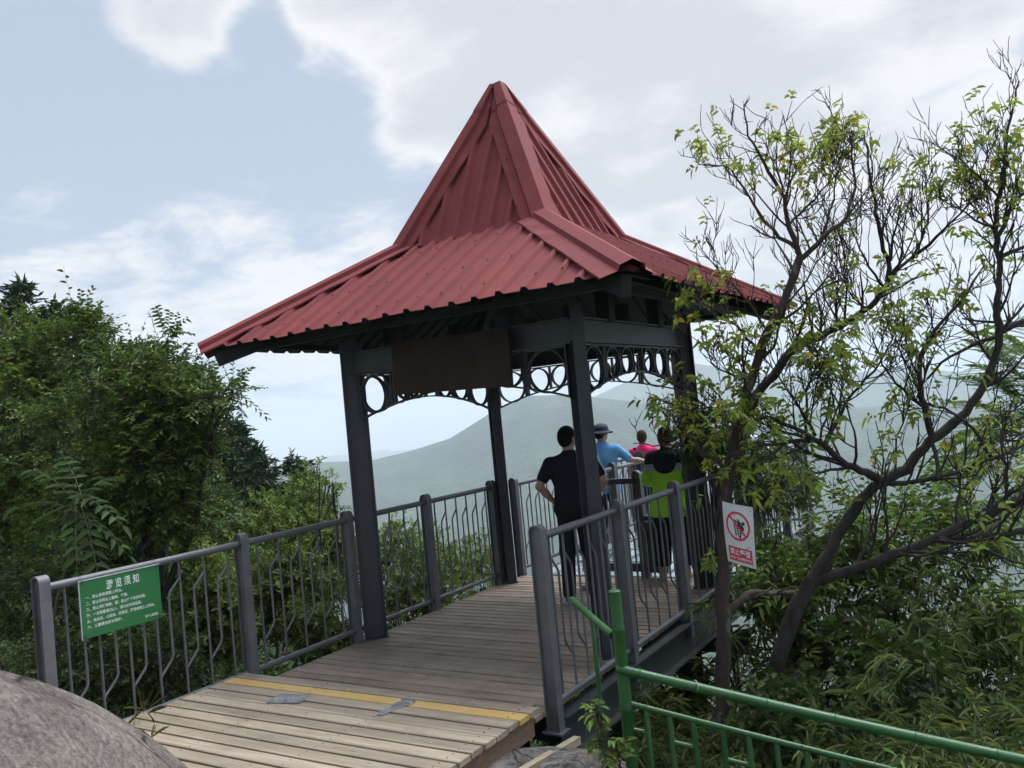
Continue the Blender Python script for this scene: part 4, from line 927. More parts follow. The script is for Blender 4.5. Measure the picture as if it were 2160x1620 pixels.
# ------------------------------------------------------------------ bamboo thickets and ground cover
def bamboo(label, px, py, D, h, n, spread, tint=(1, 1, 1), L=.11, Wd=.0165, nl=19):
    c = at(px, py, D); bx, by = c[0], c[1]; bz = max(gz(bx, by), c[2]-h); t = thing('bamboo_clump', label, 'bamboo', (bx, by, bz), 'bamboo thicket below the boardwalk')
    sk = Sticks(); lv = Leaves(tint, var=.32, hue=.1, odd=(.02, (2.3, 1.7, .9)))
    for i in range(n):
        x, y = bx+rng.normal(0, spread), by+rng.normal(0, spread); s = np.array([x, y, bz]); hh = h*rng.uniform(.6, 1.1)
        e = s+np.array([rng.normal(0, .22), rng.normal(0, .22), hh]); cv = bend(s, e, 8, 0, .04); sk.curve(cv, np.linspace(.008, .002, 8), 4)
        m = 12
        for q in range(m):
            f = rng.uniform(.3, 1.0)*7; i0 = min(6, int(f)); p = cv[i0]+(cv[i0+1]-cv[i0])*(f-i0); d = rvec(1)[0]; d[2] = abs(d[2])*.5+.1; d = unit(d[None])[0]; bl = rng.uniform(.18, .45)
            q2 = p+d*bl; sk.add([p], [q2], .0022, .0012, 3)
            k = nl; ff = rng.random(k)**.6; pp = p+(q2-p)*ff[:, None]+rng.normal(0, .012, (k, 3)); dd = unit(d*.8+rng.normal(0, .55, (k, 3))+np.array([0, 0, -.15]))
            lv.add(pp, dd, np.array([0, 0, 1.])+rng.normal(0, .45, (k, 3)), L*np.exp(rng.normal(0, .25, k)), Wd, droop=.45, fold=.1)
    sk.build('culms', CULM, t); lv.build('foliage', LEAF_BAMB, t)
bm = [(1600, 1090, 7.6, 2.6, 16, .32, 'tall bamboo clump right behind the no climbing sign'), (1720, 1160, 7.2, 2.4, 14, .34, 'bamboo clump between the sign and the forked trunk'), (1850, 1300, 6.4, 2.2, 16, .38, 'bamboo clump under the fork of the dark tree'),
      (2000, 1200, 6.8, 3.0, 24, .45, 'bamboo clump under the long low limb'), (2130, 1120, 6.6, 3.3, 46, .5, 'bamboo clump at the right edge under the feathery tree'), (1660, 1420, 6.2, 1.8, 12, .32, 'bamboo clump between the two trunks'),
      (1400, 1480, 7.0, 1.7, 16, .36, 'olive bamboo clump under the right girder'), (1300, 1500, 6.2, 1.3, 12, .28, 'low bamboo clump behind the bamboo rail post'), (1450, 1560, 5.6, 1.4, 12, .3, 'bamboo clump behind the first uprights of the green rail'),
      (1780, 1480, 5.2, 1.7, 16, .36, 'bamboo clump behind the middle of the green rail'), (1960, 1440, 4.9, 1.9, 18, .38, 'dense bamboo clump over the right part of the green rail'), (2120, 1420, 4.6, 2.0, 18, .36, 'nearest bamboo clump in the lower right corner'),
      (1560, 1330, 8.0, 2.0, 14, .4, 'shaded bamboo clump behind the thin trunk'), (1440, 1400, 9.0, 3.0, 26, .6, 'pale bamboo clump far below the girder'), (1370, 1420, 7.4, 2.4, 22, .4, 'olive bamboo clump in the gap under the third railing post'), (2080, 1560, 4.0, 1.1, 12, .25, 'low bamboo sprays in front of the green rail end')]
for px, py, D, h, n, sp, lab in bm: bamboo(lab, px, py+(10 if py < 1240 else 45), D, h*(1 if py < 1240 else .78), max(6, int(n*(.5 if py < 1240 else .7))), sp, tint=(1.25, 1.1, .75) if 'olive' in lab or 'pale' in lab else (1.05, 1.08, .92))
tree('broadleaf_shrub', 'broad-leaved dark shrub under the dark forked trunk', 'shrub', gbase(1800, 1500, 6.2), [B(1800, 1380, 6.6, 90, 60), B(1900, 1440, 6.0, 90, 60), B(1700, 1520, 5.6, 90, 60)], 240, LEAF_MID, .22, 6, .10, .055, .02, gap=.2, droop=.5, tint=(.42, .45, .45))
tree('broadleaf_shrub', 'dark leafy shrub beside the top of the tall bamboo', 'shrub', gbase(1500, 1250, 8.5), [B(1500, 905, 8.3, 50, 35), B(1470, 930, 8.3, 40, 30), B(1560, 960, 8.3, 60, 40), B(1640, 1010, 8.2, 70, 60)], 520, LEAF_DARK, .16, 8, .06, .028, .03, gap=.15, droop=.4)
for px, py, D, r, lab in ((1700, 1090, 7.3, 90, 'slender understory sapling left of the forked trunk, behind the sign'), (1870, 1120, 7.4, 95, 'slender understory sapling seen through the fork of the dark tree'), (2020, 1060, 7.6, 95, 'slender understory sapling under the long low limb at right'), (1640, 1230, 7.0, 70, 'shaded sapling between the thin trunk and the forked trunk'), (2110, 1270, 6.9, 95, 'leafy sapling in the gap at the right edge below the long limb'), (1960, 1290, 7.8, 90, 'leafy sapling behind the bamboo under the long limb')):
    tree('sapling', lab, 'sapling', gbase(px, py+250, D), [B(px, py, D, r, r*.7), B(px-r*.6, py+r*.5, D, r*.6), B(px+r*.6, py+r*.6, D, r*.6), B(px, py+r*1.3, D, r*.7)], 300, LEAF_MID, .2, 7, .075, .034, .018, group='saplings on the bank right of the boardwalk', gap=.34, droop=.4, tint=(.9, .9, .8), var=.4, limbs=40)
tree('weed', 'light green seedling at the foot of the bamboo rail post', 'plant', gbase(1285, 1600, 4.1), [B(1262, 1500, 4.05, 18, 16), B(1275, 1560, 4.05, 24, 20), B(1300, 1600, 4.05, 26, 16)], 34, LEAF_MID, .05, 5, .045, .022, .004, gap=0, droop=.3, tint=(1.3, 1.2, 1.3))
tree('weed', 'little leafy sprout on the left of the thin trunk', 'plant', at(1520, 1200, 5.92), [B(1500, 1175, 5.9, 12, 12)], 7, LEAF_YEL, .04, 6, .06, .026, .003, gap=0, rosette=True, limbs=3)

def cover():
    """leaf litter plants over the bank, thinning with distance"""
    n = 42000; r = 3.0+rng.random(n)**1.5*42; a = np.radians(rng.uniform(-78, 22, n)); x = CAM[0]+r*np.sin(a); y = CAM[1]+r*np.cos(a)
    ok = ~((x > -.35) & (x < 3.0) & (y < 6.6) & (y > -9)); ok &= ~((y < -1.8) & (x > 2.6)); ok &= ~((y < -.8) & (x > -.9)); x, y, r = x[ok], y[ok], r[ok]; n = len(x)
    hgt = rng.random(n)**1.5*(.30+.02*r); z = terrain_z(x, y)+hgt; P = np.stack([x, y, z], 1); lv = Leaves((.8, .85, .8), var=.4, hue=.15, odd=(.04, (1.6, 1.2, .8)))
    T = unit(rng.normal(0, .6, (n, 3))+np.array([0, 0, .8])); sc = .7+.045*r
    for j in range(5):
        p = P+T*(.05*j*sc)[:, None]; lv.add(p, T*.4+rvec(n), np.array([0, 0, 1.])+rng.normal(0, .5, (n, 3)), .085*sc*np.exp(rng.normal(0, .3, n)), .034*sc, droop=.35, simple=True)
    tag(lv.build('undergrowth', LEAF_DARK), kind='stuff')
cover()
def woods():
    n = 5200; r = 30*(400/30)**rng.random(n); a = np.radians(rng.uniform(-66, 18, n)); x = CAM[0]+r*np.sin(a); y = CAM[1]+r*np.cos(a); z = terrain_z(x, y)
    keep = ~((r < 60) & (a < math.radians(-36))); x, y, z, r = x[keep], y[keep], z[keep], r[keep]; n = len(x); lv = Leaves((.9, .9, .8), var=.12, hue=.05); h = rng.uniform(2.5, 4.5, n)*(1+r/300); tt = np.exp(rng.normal(0, .3, (n, 1)))*np.exp(rng.normal(0, .12, (n, 3)))
    k = 46
    for j in range(k):
        u = rvec(n); u[:, 2] = np.abs(u[:, 2])*1.0-.25; rad = h*.55*rng.uniform(.6, 1.05, n); P = np.stack([x, y, z+h*.5], 1)+u*rad[:, None]
        lv.add(P, rvec(n)+u*.5, u+rng.normal(0, .3, (n, 3)), h*.20, h*.11, droop=.2, simple=True, tint=tt)
    tag(lv.build('woodland', LEAF_MID), kind='stuff')
woods()

# ------------------------------------------------------------------ rocks
ROCK = mat('weathered_boulder', (.085, .073, .062), (.270, .232, .200), scale=26, detail=15, rough=.95, spec=.1, bump=.022, bscale=24, stretch=(.45, 1.3, 2.2), ramp=(.28, .70))
ROCK2 = mat('split_slab_rock', (.10, .090, .080), (.25, .225, .20), scale=11, detail=14, rough=.92, bump=.018, bscale=22, spots=((.06, .055, .05), 9, .60))
def rock_detail(m, crack=1.5):
    nt = m.node_tree; L = nt.links.new; bs = nt.nodes['Principled BSDF']; src = bs.inputs['Base Color'].links[0].from_socket; tc = N(nt, 'ShaderNodeTexCoord')
    wn = N(nt, 'ShaderNodeTexNoise'); wn.inputs['Scale'].default_value = 2.5; wn.inputs['Detail'].default_value = 5; L(tc.outputs['Object'], wn.inputs[0])
    ws = N(nt, 'ShaderNodeVectorMath', operation='MULTIPLY_ADD'); L(wn.outputs['Color'], ws.inputs[0]); ws.inputs[1].default_value = (.5, .5, .5); L(tc.outputs['Object'], ws.inputs[2])
    vo = N(nt, 'ShaderNodeTexVoronoi', feature='DISTANCE_TO_EDGE'); vo.inputs['Scale'].default_value = crack; L(ws.outputs[0], vo.inputs['Vector'])
    cm = N(nt, 'ShaderNodeMapRange'); cm.inputs[1].default_value = .004; cm.inputs[2].default_value = .022; cm.inputs[3].default_value = .85; cm.inputs[4].default_value = 0; L(vo.outputs['Distance'], cm.inputs[0])
    fine = N(nt, 'ShaderNodeTexNoise'); fine.inputs['Scale'].default_value = 70; fine.inputs['Detail'].default_value = 8; fine.inputs['Roughness'].default_value = .75; L(tc.outputs['Object'], fine.inputs[0])
    fm = N(nt, 'ShaderNodeMapRange'); fm.inputs[1].default_value = .3; fm.inputs[2].default_value = .7; fm.inputs[3].default_value = .55; fm.inputs[4].default_value = 1.45; L(fine.outputs[0], fm.inputs[0])
    big = N(nt, 'ShaderNodeTexNoise'); big.inputs['Scale'].default_value = 2.2; big.inputs['Detail'].default_value = 8; L(tc.outputs['Object'], big.inputs[0])
    bm_ = N(nt, 'ShaderNodeMapRange'); bm_.inputs[1].default_value = .35; bm_.inputs[2].default_value = .65; bm_.inputs[3].default_value = .62; bm_.inputs[4].default_value = 1.25; L(big.outputs[0], bm_.inputs[0])
    mu = N(nt, 'ShaderNodeMath', operation='MULTIPLY'); L(fm.outputs[0], mu.inputs[0]); L(bm_.outputs[0], mu.inputs[1])
    sc = N(nt, 'ShaderNodeVectorMath', operation='SCALE'); L(src, sc.inputs[0]); L(mu.outputs[0], sc.inputs['Scale'])
    mx = N(nt, 'ShaderNodeMix', data_type='RGBA'); L(cm.outputs[0], mx.inputs[0]); L(sc.outputs[0], mx.inputs[6]); mx.inputs[7].default_value = (.02, .018, .016, 1); L(mx.outputs[2], bs.inputs['Base Color'])
    ad = N(nt, 'ShaderNodeMath', operation='SUBTRACT'); L(fine.outputs[0], ad.inputs[0]); L(cm.outputs[0], ad.inputs[1])
    b2 = N(nt, 'ShaderNodeBump'); b2.inputs['Distance'].default_value = .012; L(ad.outputs[0], b2.inputs['Height']); L(bs.inputs['Normal'].links[0].from_socket, b2.inputs['Normal']); L(b2.outputs[0], bs.inputs['Normal'])
rock_detail(ROCK, .9); rock_detail(ROCK2, 3.2)
def rock(name, label, c, r, rot, m, amp=.10, seg=110, seed=0, cut=None, facet=0):
    u = np.linspace(0, 2*PI, seg, endpoint=False); v = np.linspace(0, PI, seg//2); U, Vv = np.meshgrid(u, v, indexing='ij')
    n = np.stack([np.cos(U)*np.sin(Vv), np.sin(U)*np.sin(Vv), np.cos(Vv)], -1).reshape(-1, 3)
    q = n*1.6+seed; d = 1+amp*2*(fbm(q[:, 0]*1.1+q[:, 2]*.7, q[:, 1]*1.1+3, 5, seed))+amp*.45*fbm(q[:, 0]*7+q[:, 2]*5, q[:, 1]*7, 4, seed+3)
    if facet:
        fs = unit(np.random.default_rng(seed).normal(size=(facet, 3))); h = np.random.default_rng(seed+1).uniform(.62, .92, facet)
        lim = np.min(np.where(n@fs.T > .15, h[None]/np.maximum(n@fs.T, .15), 9), 1); d = np.minimum(d, lim*(1+.05*fbm(q[:, 0]*5, q[:, 1]*5+q[:, 2]*3, 4, seed)))
    P = n*d[:, None]*np.array(r); R = np.array(Euler(tuple(math.radians(a) for a in rot)).to_matrix()); P = P@R.T+np.array(c)
    if cut is not None: P[:, 2] = np.maximum(P[:, 2], cut)
    na, nv = seg, seg//2; i = np.arange(na)[:, None]; j = np.arange(nv-1)[None]; F = np.stack([i*nv+j, i*nv+j+1, ((i+1) % na)*nv+j+1, ((i+1) % na)*nv+j], -1).reshape(-1, 4)
    return tag(mesh_obj(name, P, F, m, smooth=True), label, 'rock')
rock('boulder', 'big rounded grey-brown boulder in the lower left corner, in front of the green sign', (1.29, -5.01, -.843), (2.215, 2.215, 2.215), (0, 0, 28), ROCK, amp=.040, seg=300, seed=4)
rock('rock', 'broad cracked flat-topped rock under the right corner of the ramp', at(1165, 1672, 4.6)+np.array([0, 0, -.08]), (.62, .55, .26), (0, 8, 25), ROCK2, amp=.12, seg=150, seed=9, facet=16)
rock('rock', 'smaller brown rock right of the cracked rock, below the railing post', at(1228, 1648, 4.5)+np.array([0, 0, -.04]), (.30, .26, .22), (10, 0, 60), ROCK2, amp=.12, seg=120, seed=14, facet=14)
rock('rock', 'dark little rock at the foot of the bamboo rail post', at(1250, 1680, 4.4), (.26, .26, .2), (10, 0, 10), ROCK, amp=.14, seg=80, seed=24, facet=12)
def tuft(label, px, py, D, n, L):
    lv = Leaves((.55, .5, .45), var=.25); s = at(px, py, D); P = np.tile(s, (n, 1))+rng.normal(0, .015, (n, 3)); d = unit(rng.normal(0, .5, (n, 3))+np.array([0, 0, .8])); lv.add(P, d, rvec(n), L*rng.uniform(.5, 1, n), .004, droop=.4, fold=.0)
    tag(lv.build('grass_tuft', LEAF_YEL), label, 'grass', 'thin grass tufts by the ramp')
tuft('thin grass tuft growing on the edge of the big boulder', 318, 1572, 4.1, 7, .20)
tuft('dry grass tuft under the railing near the green sign', 300, 1500, 5.5, 14, .30)

# ------------------------------------------------------------------ green bamboo-look rail
GREEN = mat('green_gloss_paint', (.016, .076, .016), (.024, .100, .024), scale=6, rough=.38, rough2=.5, bump=.0012, bscale=120, spots=((.02, .08, .03), 16, .66))
GREEND = mat('green_paint_shadow_joint', (.015, .06, .022), rough=.6)
def bamboo_pipe(mb, a, b, r, node=.33, n=14, first=.12):
    a = np.array(a, float); b = np.array(b, float); L = np.linalg.norm(b-a); d = (b-a)/L; pts = [a]; rr = [r]; s = first
    while s < L-.03:
        for o, k in ((-.012, 1.0), (-.005, 1.07), (-.0015, 1.07), (0, .93), (.0015, 1.06), (.005, 1.06), (.012, 1.0)): pts.append(a+d*(s+o)); rr.append(r*k)
        s += node*rng.uniform(.9, 1.12)
    pts.append(b-d*.004); rr.append(r); pts.append(b); rr.append(r*.86); pts = [p+np.array([0, 0, -.006])*math.sin(PI*np.linalg.norm(p-a)/L)*L for p in pts]
    mb.tube(pts, rr, n=n)
def green_rail():
    post_top = at(1296, 1245, 4.2); t = thing('bamboo_rail', 'glossy green rail imitating bamboo, running down to the lower right', 'railing', (post_top[0], post_top[1], -.9))
    pb = post_top+np.array([0, 0, -1.55])
    mb = MB(); bamboo_pipe(mb, pb, post_top, .031, .42, 18); mb.build('post', GREEN, t, smooth=40)
    ra = at(1300, 1410, 4.18); rb = at(2160, 1597, 3.62); re = ra+(rb-ra)*1.5
    mb = MB(); bamboo_pipe(mb, ra, re, .0235, .30, 16); mb.build('handrail', GREEN, t, smooth=40)
    sa = at(1312, 1480, 4.19); sb = at(1859, 1611, 3.83); se = sa+(sb-sa)*2.2
    mb = MB(); bamboo_pipe(mb, sa, se, .0145, .33, 12); mb.build('middle_rail', GREEN, t, smooth=40)
    # uprights hang from the middle rail, short rungs join every other pair
    ups = [1362, 1412, 1462, 1524, 1578, 1637, 1700, 1775, 1850, 1930]
    Lp = np.linalg.norm(se-sa)
    def on(px):
        lo, hi = 0., 1.
        for _ in range(40):
            m = (lo+hi)/2; p = sa+(se-sa)*m; d = p-CAM; x = 1080+FPX*(d@CR)/(d@CF)
            if x < px: lo = m
            else: hi = m
        return sa+(se-sa)*lo
    U = [on(x) for x in ups]
    for p in U:
        mb = MB(); bamboo_pipe(mb, p+np.array([0, 0, -.95]), p+np.array([0, 0, -.006]), .0135, .27, 10); mb.build('upright', GREEN, t, smooth=40)
    pts = [(post_top+np.array([0, 0, -1])*(post_top[2]-sa[2])-np.array([0, 0, .13]), U[0]-np.array([0, 0, .125])), (U[1]-np.array([0, 0, .14]), U[2]-np.array([0, 0, .14])), (U[3]-np.array([0, 0, .16]), U[4]-np.array([0, 0, .16])), (U[5]-np.array([0, 0, .16]), U[6]-np.array([0, 0, .16]))]
    for a, b in pts:
        mb = MB(); bamboo_pipe(mb, a, b, .0115, .4, 10, first=.5); mb.build('rung', GREEN, t, smooth=40)
    la = at(1206, 1264, 4.75); lb = at(1292, 1340, 4.22)
    mb = MB(); bamboo_pipe(mb, lb, la, .019, .32, 14, first=.25); mb.build('handrail', GREEN, t, smooth=40)
    v = at(1249, 1305, 4.5)
    mb = MB(); bamboo_pipe(mb, v+np.array([0, 0, -1.3]), v, .013, .3, 10); mb.build('upright', GREEN, t, smooth=40)
    # wire ties
    mb = MB(); w = at(1466, 1446, 4.05); mb.tube([w+np.array([math.cos(a)*.026*.2, -.0, 0])+CU*math.sin(a)*.027+CR*math.cos(a)*.006-CF*.02*abs(math.cos(a)) for a in np.linspace(-1.6, 1.9, 12)], .0016, n=5)
    mb.build('wire_tie', mat('pale_wire', (.5, .5, .46), rough=.5), t)
green_rail()

# ------------------------------------------------------------------ signs
WHITE = mat('white_print', (.74, .78, .74), rough=.5)
SIGNG = mat('green_sign_enamel', (.030, .155, .050), (.036, .175, .058), scale=4, rough=.32)
SIGNW = mat('worn_white_plate', (.60, .61, .60), (.52, .53, .52), scale=6, rough=.55, spots=((.30, .27, .22), 14, .68))
SIGNR = mat('sign_red_print', (.52, .028, .065), rough=.5)
BLACK = mat('black_print', (.018, .018, .02), rough=.6)
ALU = mat('sign_edge_metal', (.62, .64, .64), rough=.35, metal=.3)
def text_mesh(s, size, bold=.0, spacing=1.0, xscale=1.0, align='LEFT'):
    cu = bpy.data.curves.new('t', 'FONT'); cu.body = s; cu.size = size; cu.offset = bold; cu.space_character = spacing; cu.align_x = align; cu.resolution_u = 3
    o = bpy.data.objects.new('t', cu); COL.objects.link(o); dg = bpy.context.evaluated_depsgraph_get(); dg.update(); me = bpy.data.meshes.new_from_object(o.evaluated_get(dg))
    V = np.array([v.co[:] for v in me.vertices]).reshape(-1, 3); F = [tuple(p.vertices) for p in me.polygons]
    bpy.data.objects.remove(o); bpy.data.curves.remove(cu); bpy.data.meshes.remove(me)
    V[:, 0] *= xscale; return V, F
def put(name, VF, M, m, parent, dz=.0):
    V, F = VF; V = np.c_[V[:, 0], V[:, 1], np.full(len(V), dz)]; V = V@M[:, :3].T+M[:, 3]; return mesh_obj(name, V, F, m, parent)
def frame(o, x, y):
    """3x4: board axes -> world"""
    x = unit(np.array([x], float))[0]; y = np.array(y, float); y = unit((y-x*(y@x))[None])[0]; z = np.cross(x, y); return np.c_[x, y, z, np.array(o, float)]
def poly(pts): return np.array([(p[0], p[1], 0) for p in pts], float), [tuple(range(len(pts)))]
def slab(M, w, h, th, name, m, parent):
    mb = MB(); R = M[:, :3]; mb.box(M[:, 3]+R@np.array([w/2, h/2, -th/2]), (w, h, th), R); return mb.build(name, m, parent)
def green_sign():
    w, h = .585, .372
    t = thing('notice_sign', 'green metal notice with white writing wired to the left railing', 'sign', (.045, -2.36, .9))
    M = frame((.045, -2.655, .725), (0, 1, -.004), (0, 0, 1)); z = np.cross(M[:, 0], M[:, 1]); M[:, 2] = z
    slab(M, w, h, .004, 'plate', SIGNG, t)
    mb = MB(); R = M[:, :3]
    for (x, y, a, b) in ((w/2, h+.002, w+.008, .005), (-.002, h/2, .005, h+.008)): mb.box(M[:, 3]+R@np.array([x, y, -.001]), (a, b, .008), R)
    mb.build('edge', ALU, t)
    def fit(s, x, y, size, width, bold=.0003):
        V, F = text_mesh(s, size, bold); k = width/max(V[:, 0].max(), 1e-6); V[:, 0] *= k; V[:, 0] += x; V[:, 1] += y; return V, F
    put('title', fit('游 览 须 知', .185, .288, .066, .240, .0008), M, WHITE, t, .0012)
    L = [('一、禁止穿高跟鞋上眺台。', .262, .262), ('二、禁止在眺台上蹦跳、攀爬。', .300, .224), ('三、禁止用硬物敲、砸；禁止往下丢弃杂物。', .432, .186), ('四、一次限量通过6人，请勿长时间逗留。', .398, .148), ('五、高血压、心脏病、恐高症、醉酒者禁止上眺台。', .495, .110), ('六、儿童需由家长陪护。', .246, .072)]
    for s, wd, y in L: put('text_line', fit(s, .036, y-.012, .024, wd, .0003), M, WHITE, t, .0012)
    put('text_line', fit('莫干山管理局', .452, .030, .020, .100, .0002), M, WHITE, t, .0012)
    for x in (.022, w-.022):
        for y, zt in ((h-.018, .09), (.018, 0)):
            mb = MB(); p = M[:, 3]+R@np.array([x, y, .001]); mb.tube([p, p+R@np.array([0, 0, .004])], .006, n=8)
            if zt: mb.tube([p+R@np.array([0, 0, .004]), p+R@np.array([0, .022, .006]), p+R@np.array([0, .045, -.01]), p+R@np.array([0, .05, -.045])], .0014, n=5)
            else: mb.tube([p+R@np.array([0, 0, .003]), p+R@np.array([-.03, .0, .003]), p+R@np.array([-.035, 0, -.04])], .0014, n=5)
            mb.build('wire_tie', mat('dark_wire', (.05, .05, .06), rough=.5), t)
green_sign()
def climb_sign():
    # corners read off the bent plate hanging on the trunk
    o = at(1537, 1183, 5.86); xr = at(1597, 1201, 5.73); yu = at(1523, 1057, 5.88)
    t = thing('warning_sign', 'bent white no climbing sign with red circle tied to the thin trunk', 'sign', tuple(o))
    w = .235; h = .385; M = np.c_[(xr-o)/w, (yu-o)/h, unit(np.cross(xr-o, yu-o)[None])[0], o]; sk = (yu-o)@M[:, 0]*0
    def wrp(V, dz):      # slight curl of the plate
        V = np.array(V, float); x, y = V[:, 0]/w, V[:, 1]/h; z = .014*np.cos(x*PI)*.6+.018*np.sin(y*2.6+x*1.3)-.02*(x-.5)**2*4*y; V = V.copy(); V[:, 2] = z+dz; return V
    n = 16; g = np.array([(w*i/n, h*j/n, 0) for i in range(n+1) for j in range(n+1)]); F = [(i*(n+1)+j, (i+1)*(n+1)+j, (i+1)*(n+1)+j+1, i*(n+1)+j+1) for i in range(n) for j in range(n)]
    def T(V): return V@M[:, :3].T+M[:, 3]
    top = wrp(g, 0); bot = wrp(g, -.002); e = [(i*(n+1)) for i in range(n+1)]+[n*(n+1)+j for j in range(n+1)]+[i*(n+1)+n for i in range(n, -1, -1)]+[j for j in range(n, -1, -1)]; m = len(top)
    Fb = [tuple(m+q for q in f[::-1]) for f in F]; Fe = [(e[i], e[i+1], m+e[i+1], m+e[i]) for i in range(len(e)-1) if e[i] != e[i+1]]
    mesh_obj('plate', T(np.r_[top, bot]), F+Fb+Fe, SIGNW, t, smooth=40)
    def flat(name, V, F, mm, dz):      # subdivide so that prints follow the curl
        V = np.array(V, float); mesh_obj(name, T(wrp(V, dz)), F, mm, t)
    # ring and bar
    cx, cy, ro, ri = w*.50, h*.645, .092, .077; k = 56; V = []; F2 = []
    for i in range(k):
        a = 2*PI*i/k; V += [(cx+ro*math.cos(a), cy+ro*math.sin(a), 0), (cx+ri*math.cos(a), cy+ri*math.sin(a), 0)]; j = (i+1) % k; F2.append((2*i, 2*j, 2*j+1, 2*i+1))
    flat('ring', V, F2, SIGNR, .0012)
    a0 = math.radians(135); dx, dy = math.cos(a0), math.sin(a0); px_, py_ = -dy, dx; V = []; s = 14
    for i in range(s+1):
        f = -ri*1.02+2.04*ri*i/s; V += [(cx+dx*f+px_*.0075, cy+dy*f+py_*.0075, 0), (cx+dx*f-px_*.0075, cy+dy*f-py_*.0075, 0)]
    flat('bar', V, [(2*i, 2*i+1, 2*i+3, 2*i+2) for i in range(s)], SIGNR, .0020)
    # black climbing figure and ladder
    def cap(p, q, r, r2=None):
        r2 = r2 or r; p = np.array(p); q = np.array(q); d = (q-p)/max(np.linalg.norm(q-p), 1e-6); nn = np.array([-d[1], d[0]]); V = []
        for a in np.linspace(PI/2, 3*PI/2, 6): V.append(p+(d*math.cos(a)+nn*math.sin(a))*r)
        for a in np.linspace(-PI/2, PI/2, 6): V.append(q+(d*math.cos(a)+nn*math.sin(a))*r2)
        return [(cx+v[0], cy+v[1], 0) for v in V]
    V = []; F2 = []
    for p in [cap((.042, .022), (.043, .022), .0125), cap((.012, .016), (.034, -.012), .013, .015), cap((.010, .022), (-.014, .032), .0055), cap((-.014, .032), (-.022, .040), .0035), cap((.022, .024), (.004, .042), .005), cap((.030, -.018), (.020, -.030), .011, .008),
              cap((.022, -.034), (.014, -.072), .0065, .0055), cap((.006, .004), (-.002, -.012), .006), cap((-.028, .012), (-.016, -.062), .0032), cap((.002, -.016), (.004, -.066), .0032),
              cap((-.024, -.012), (.0, -.016), .003), cap((-.022, -.028), (.002, -.032), .003), cap((-.019, -.044), (.003, -.048), .003), cap((-.026, .002), (-.004, -.002), .003)]:
        b = len(V); V += p; F2.append(tuple(range(b, b+len(p))))
    flat('climber_symbol', V, F2, BLACK, .0014)
    # red panel and writing
    k = 10; V = []; F2 = []
    for i in range(k+1):
        for j in range(5): V.append((w*.10+w*.80*i/k, h*.055+h*.235*j/4, 0))
    F2 = [(i*5+j, (i+1)*5+j, (i+1)*5+j+1, i*5+j+1) for i in range(k) for j in range(4)]
    flat('red_panel', V, F2, SIGNR, .0012)
    V, F = text_mesh('禁止攀登', .045, .0004); V[:, 0] *= w*.70/V[:, 0].max(); V[:, 0] += w*.15; V[:, 1] += h*.168; flat('text_line', V, F, WHITE, .0026)
    V, F = text_mesh('NO CLIMBING', .026, .0002); V[:, 0] *= w*.72/V[:, 0].max(); V[:, 0] += w*.14; V[:, 1] += h*.085; flat('text_line', V, F, WHITE, .0026)
    mb = MB()
    for x, y in ((.36, .965), (.93, .93), (.94, .60), (.94, .50), (.90, .04), (.12, .50)):
        mb = MB(); p = T(wrp([(w*x, h*y, 0)], .001))[0]; mb.tube([p, p+M[:, 2]*.003], .003, n=6); mb.build('nail', mat('rusty_screw', (.10, .03, .025)), t)
climb_sign()

# stickers on the ramp
STK = mat('worn_grey_sticker', (.13, .13, .135), (.25, .245, .235), scale=14, rough=.7, ramp=(.4, .7))
def stickers():
    z = .1245
    c = [at(0, 0, 1)]*0
    def hit(px, py): d = CF+CR*(px-1080)/FPX+CU*(810-py)/FPX; return CAM+d*((z-CAM[2])/d[2])
    P = [hit(*q) for q in ((560, 1482), (632, 1483), (646, 1470), (580, 1464))]
    t = thing('floor_sticker', 'worn grey rectangular floor sticker with white writing on the ramp', 'sticker', tuple(P[0])); mid = sum(P)/4
    X = P[1]-P[0]; Y = P[3]-P[0]; M = frame(P[0], X, Y); w = float(np.linalg.norm(X)); h = float(np.linalg.norm(Y))
    M[:, 2] = (0, 0, 1); n = 14; rs = np.random.default_rng(2)
    base = [(w*i/n, rs.uniform(-.004, .003)) for i in range(n+1)]+[(w+rs.uniform(-.01, .003), h*j/6) for j in range(1, 6)]+[(w-w*i/n, h+rs.uniform(-.004, .004)) for i in range(n+1)]
    V, F = poly(base); put('film', (V, F), M, STK, t, .0005)
    V, F = text_mesh('小心台阶', h*.62, .0008); V[:, 0] *= w*.84/V[:, 0].max(); V[:, 0] += w*.08; V[:, 1] += h*.27; put('text_line', (V, F), M, mat('worn_white', (.42, .43, .43), (.30, .30, .31), scale=30), t, .0022)
    # foot print
    heel, toe = hit(800, 1506), hit(850, 1483); t = thing('footprint_sticker', 'worn dark footprint sticker pointing at the yellow board', 'sticker', tuple(heel)); d = toe-heel; M = frame(heel, np.cross(d, (0, 0, 1)), d); M[:, 2] = (0, 0, 1); L = np.linalg.norm(d)*1.0
    out = [(0, -.02), (.03, -.01), (.035, .03), (.03, .09), (.042, .15), (.058, .19), (.055, .225), (.03, .24), (-.02, .235), (-.048, .215), (-.05, .18), (-.025, .12), (-.02, .06), (-.03, .01)]
    V, F = poly([(x*1.15, y*1.05) for x, y in out]); put('outline', (V, F), M, mat('worn_white', (.42, .43, .43)), t, .0004); V, F = poly([(x*.95, y*.98+.003) for x, y in out]); put('film', (V, F), M, STK, t, .0016)
    for i, (x, y, r) in enumerate(((-.045, .265, .020), (-.012, .278, .014), (.014, .275, .012), (.036, .266, .011), (.055, .25, .010))):
        V, F = poly([(x+r*math.cos(a), y+r*1.15*math.sin(a)) for a in np.linspace(0, 2*PI, 12, endpoint=False)]); put('toe', (V, F), M, STK, t, .0016)
stickers()
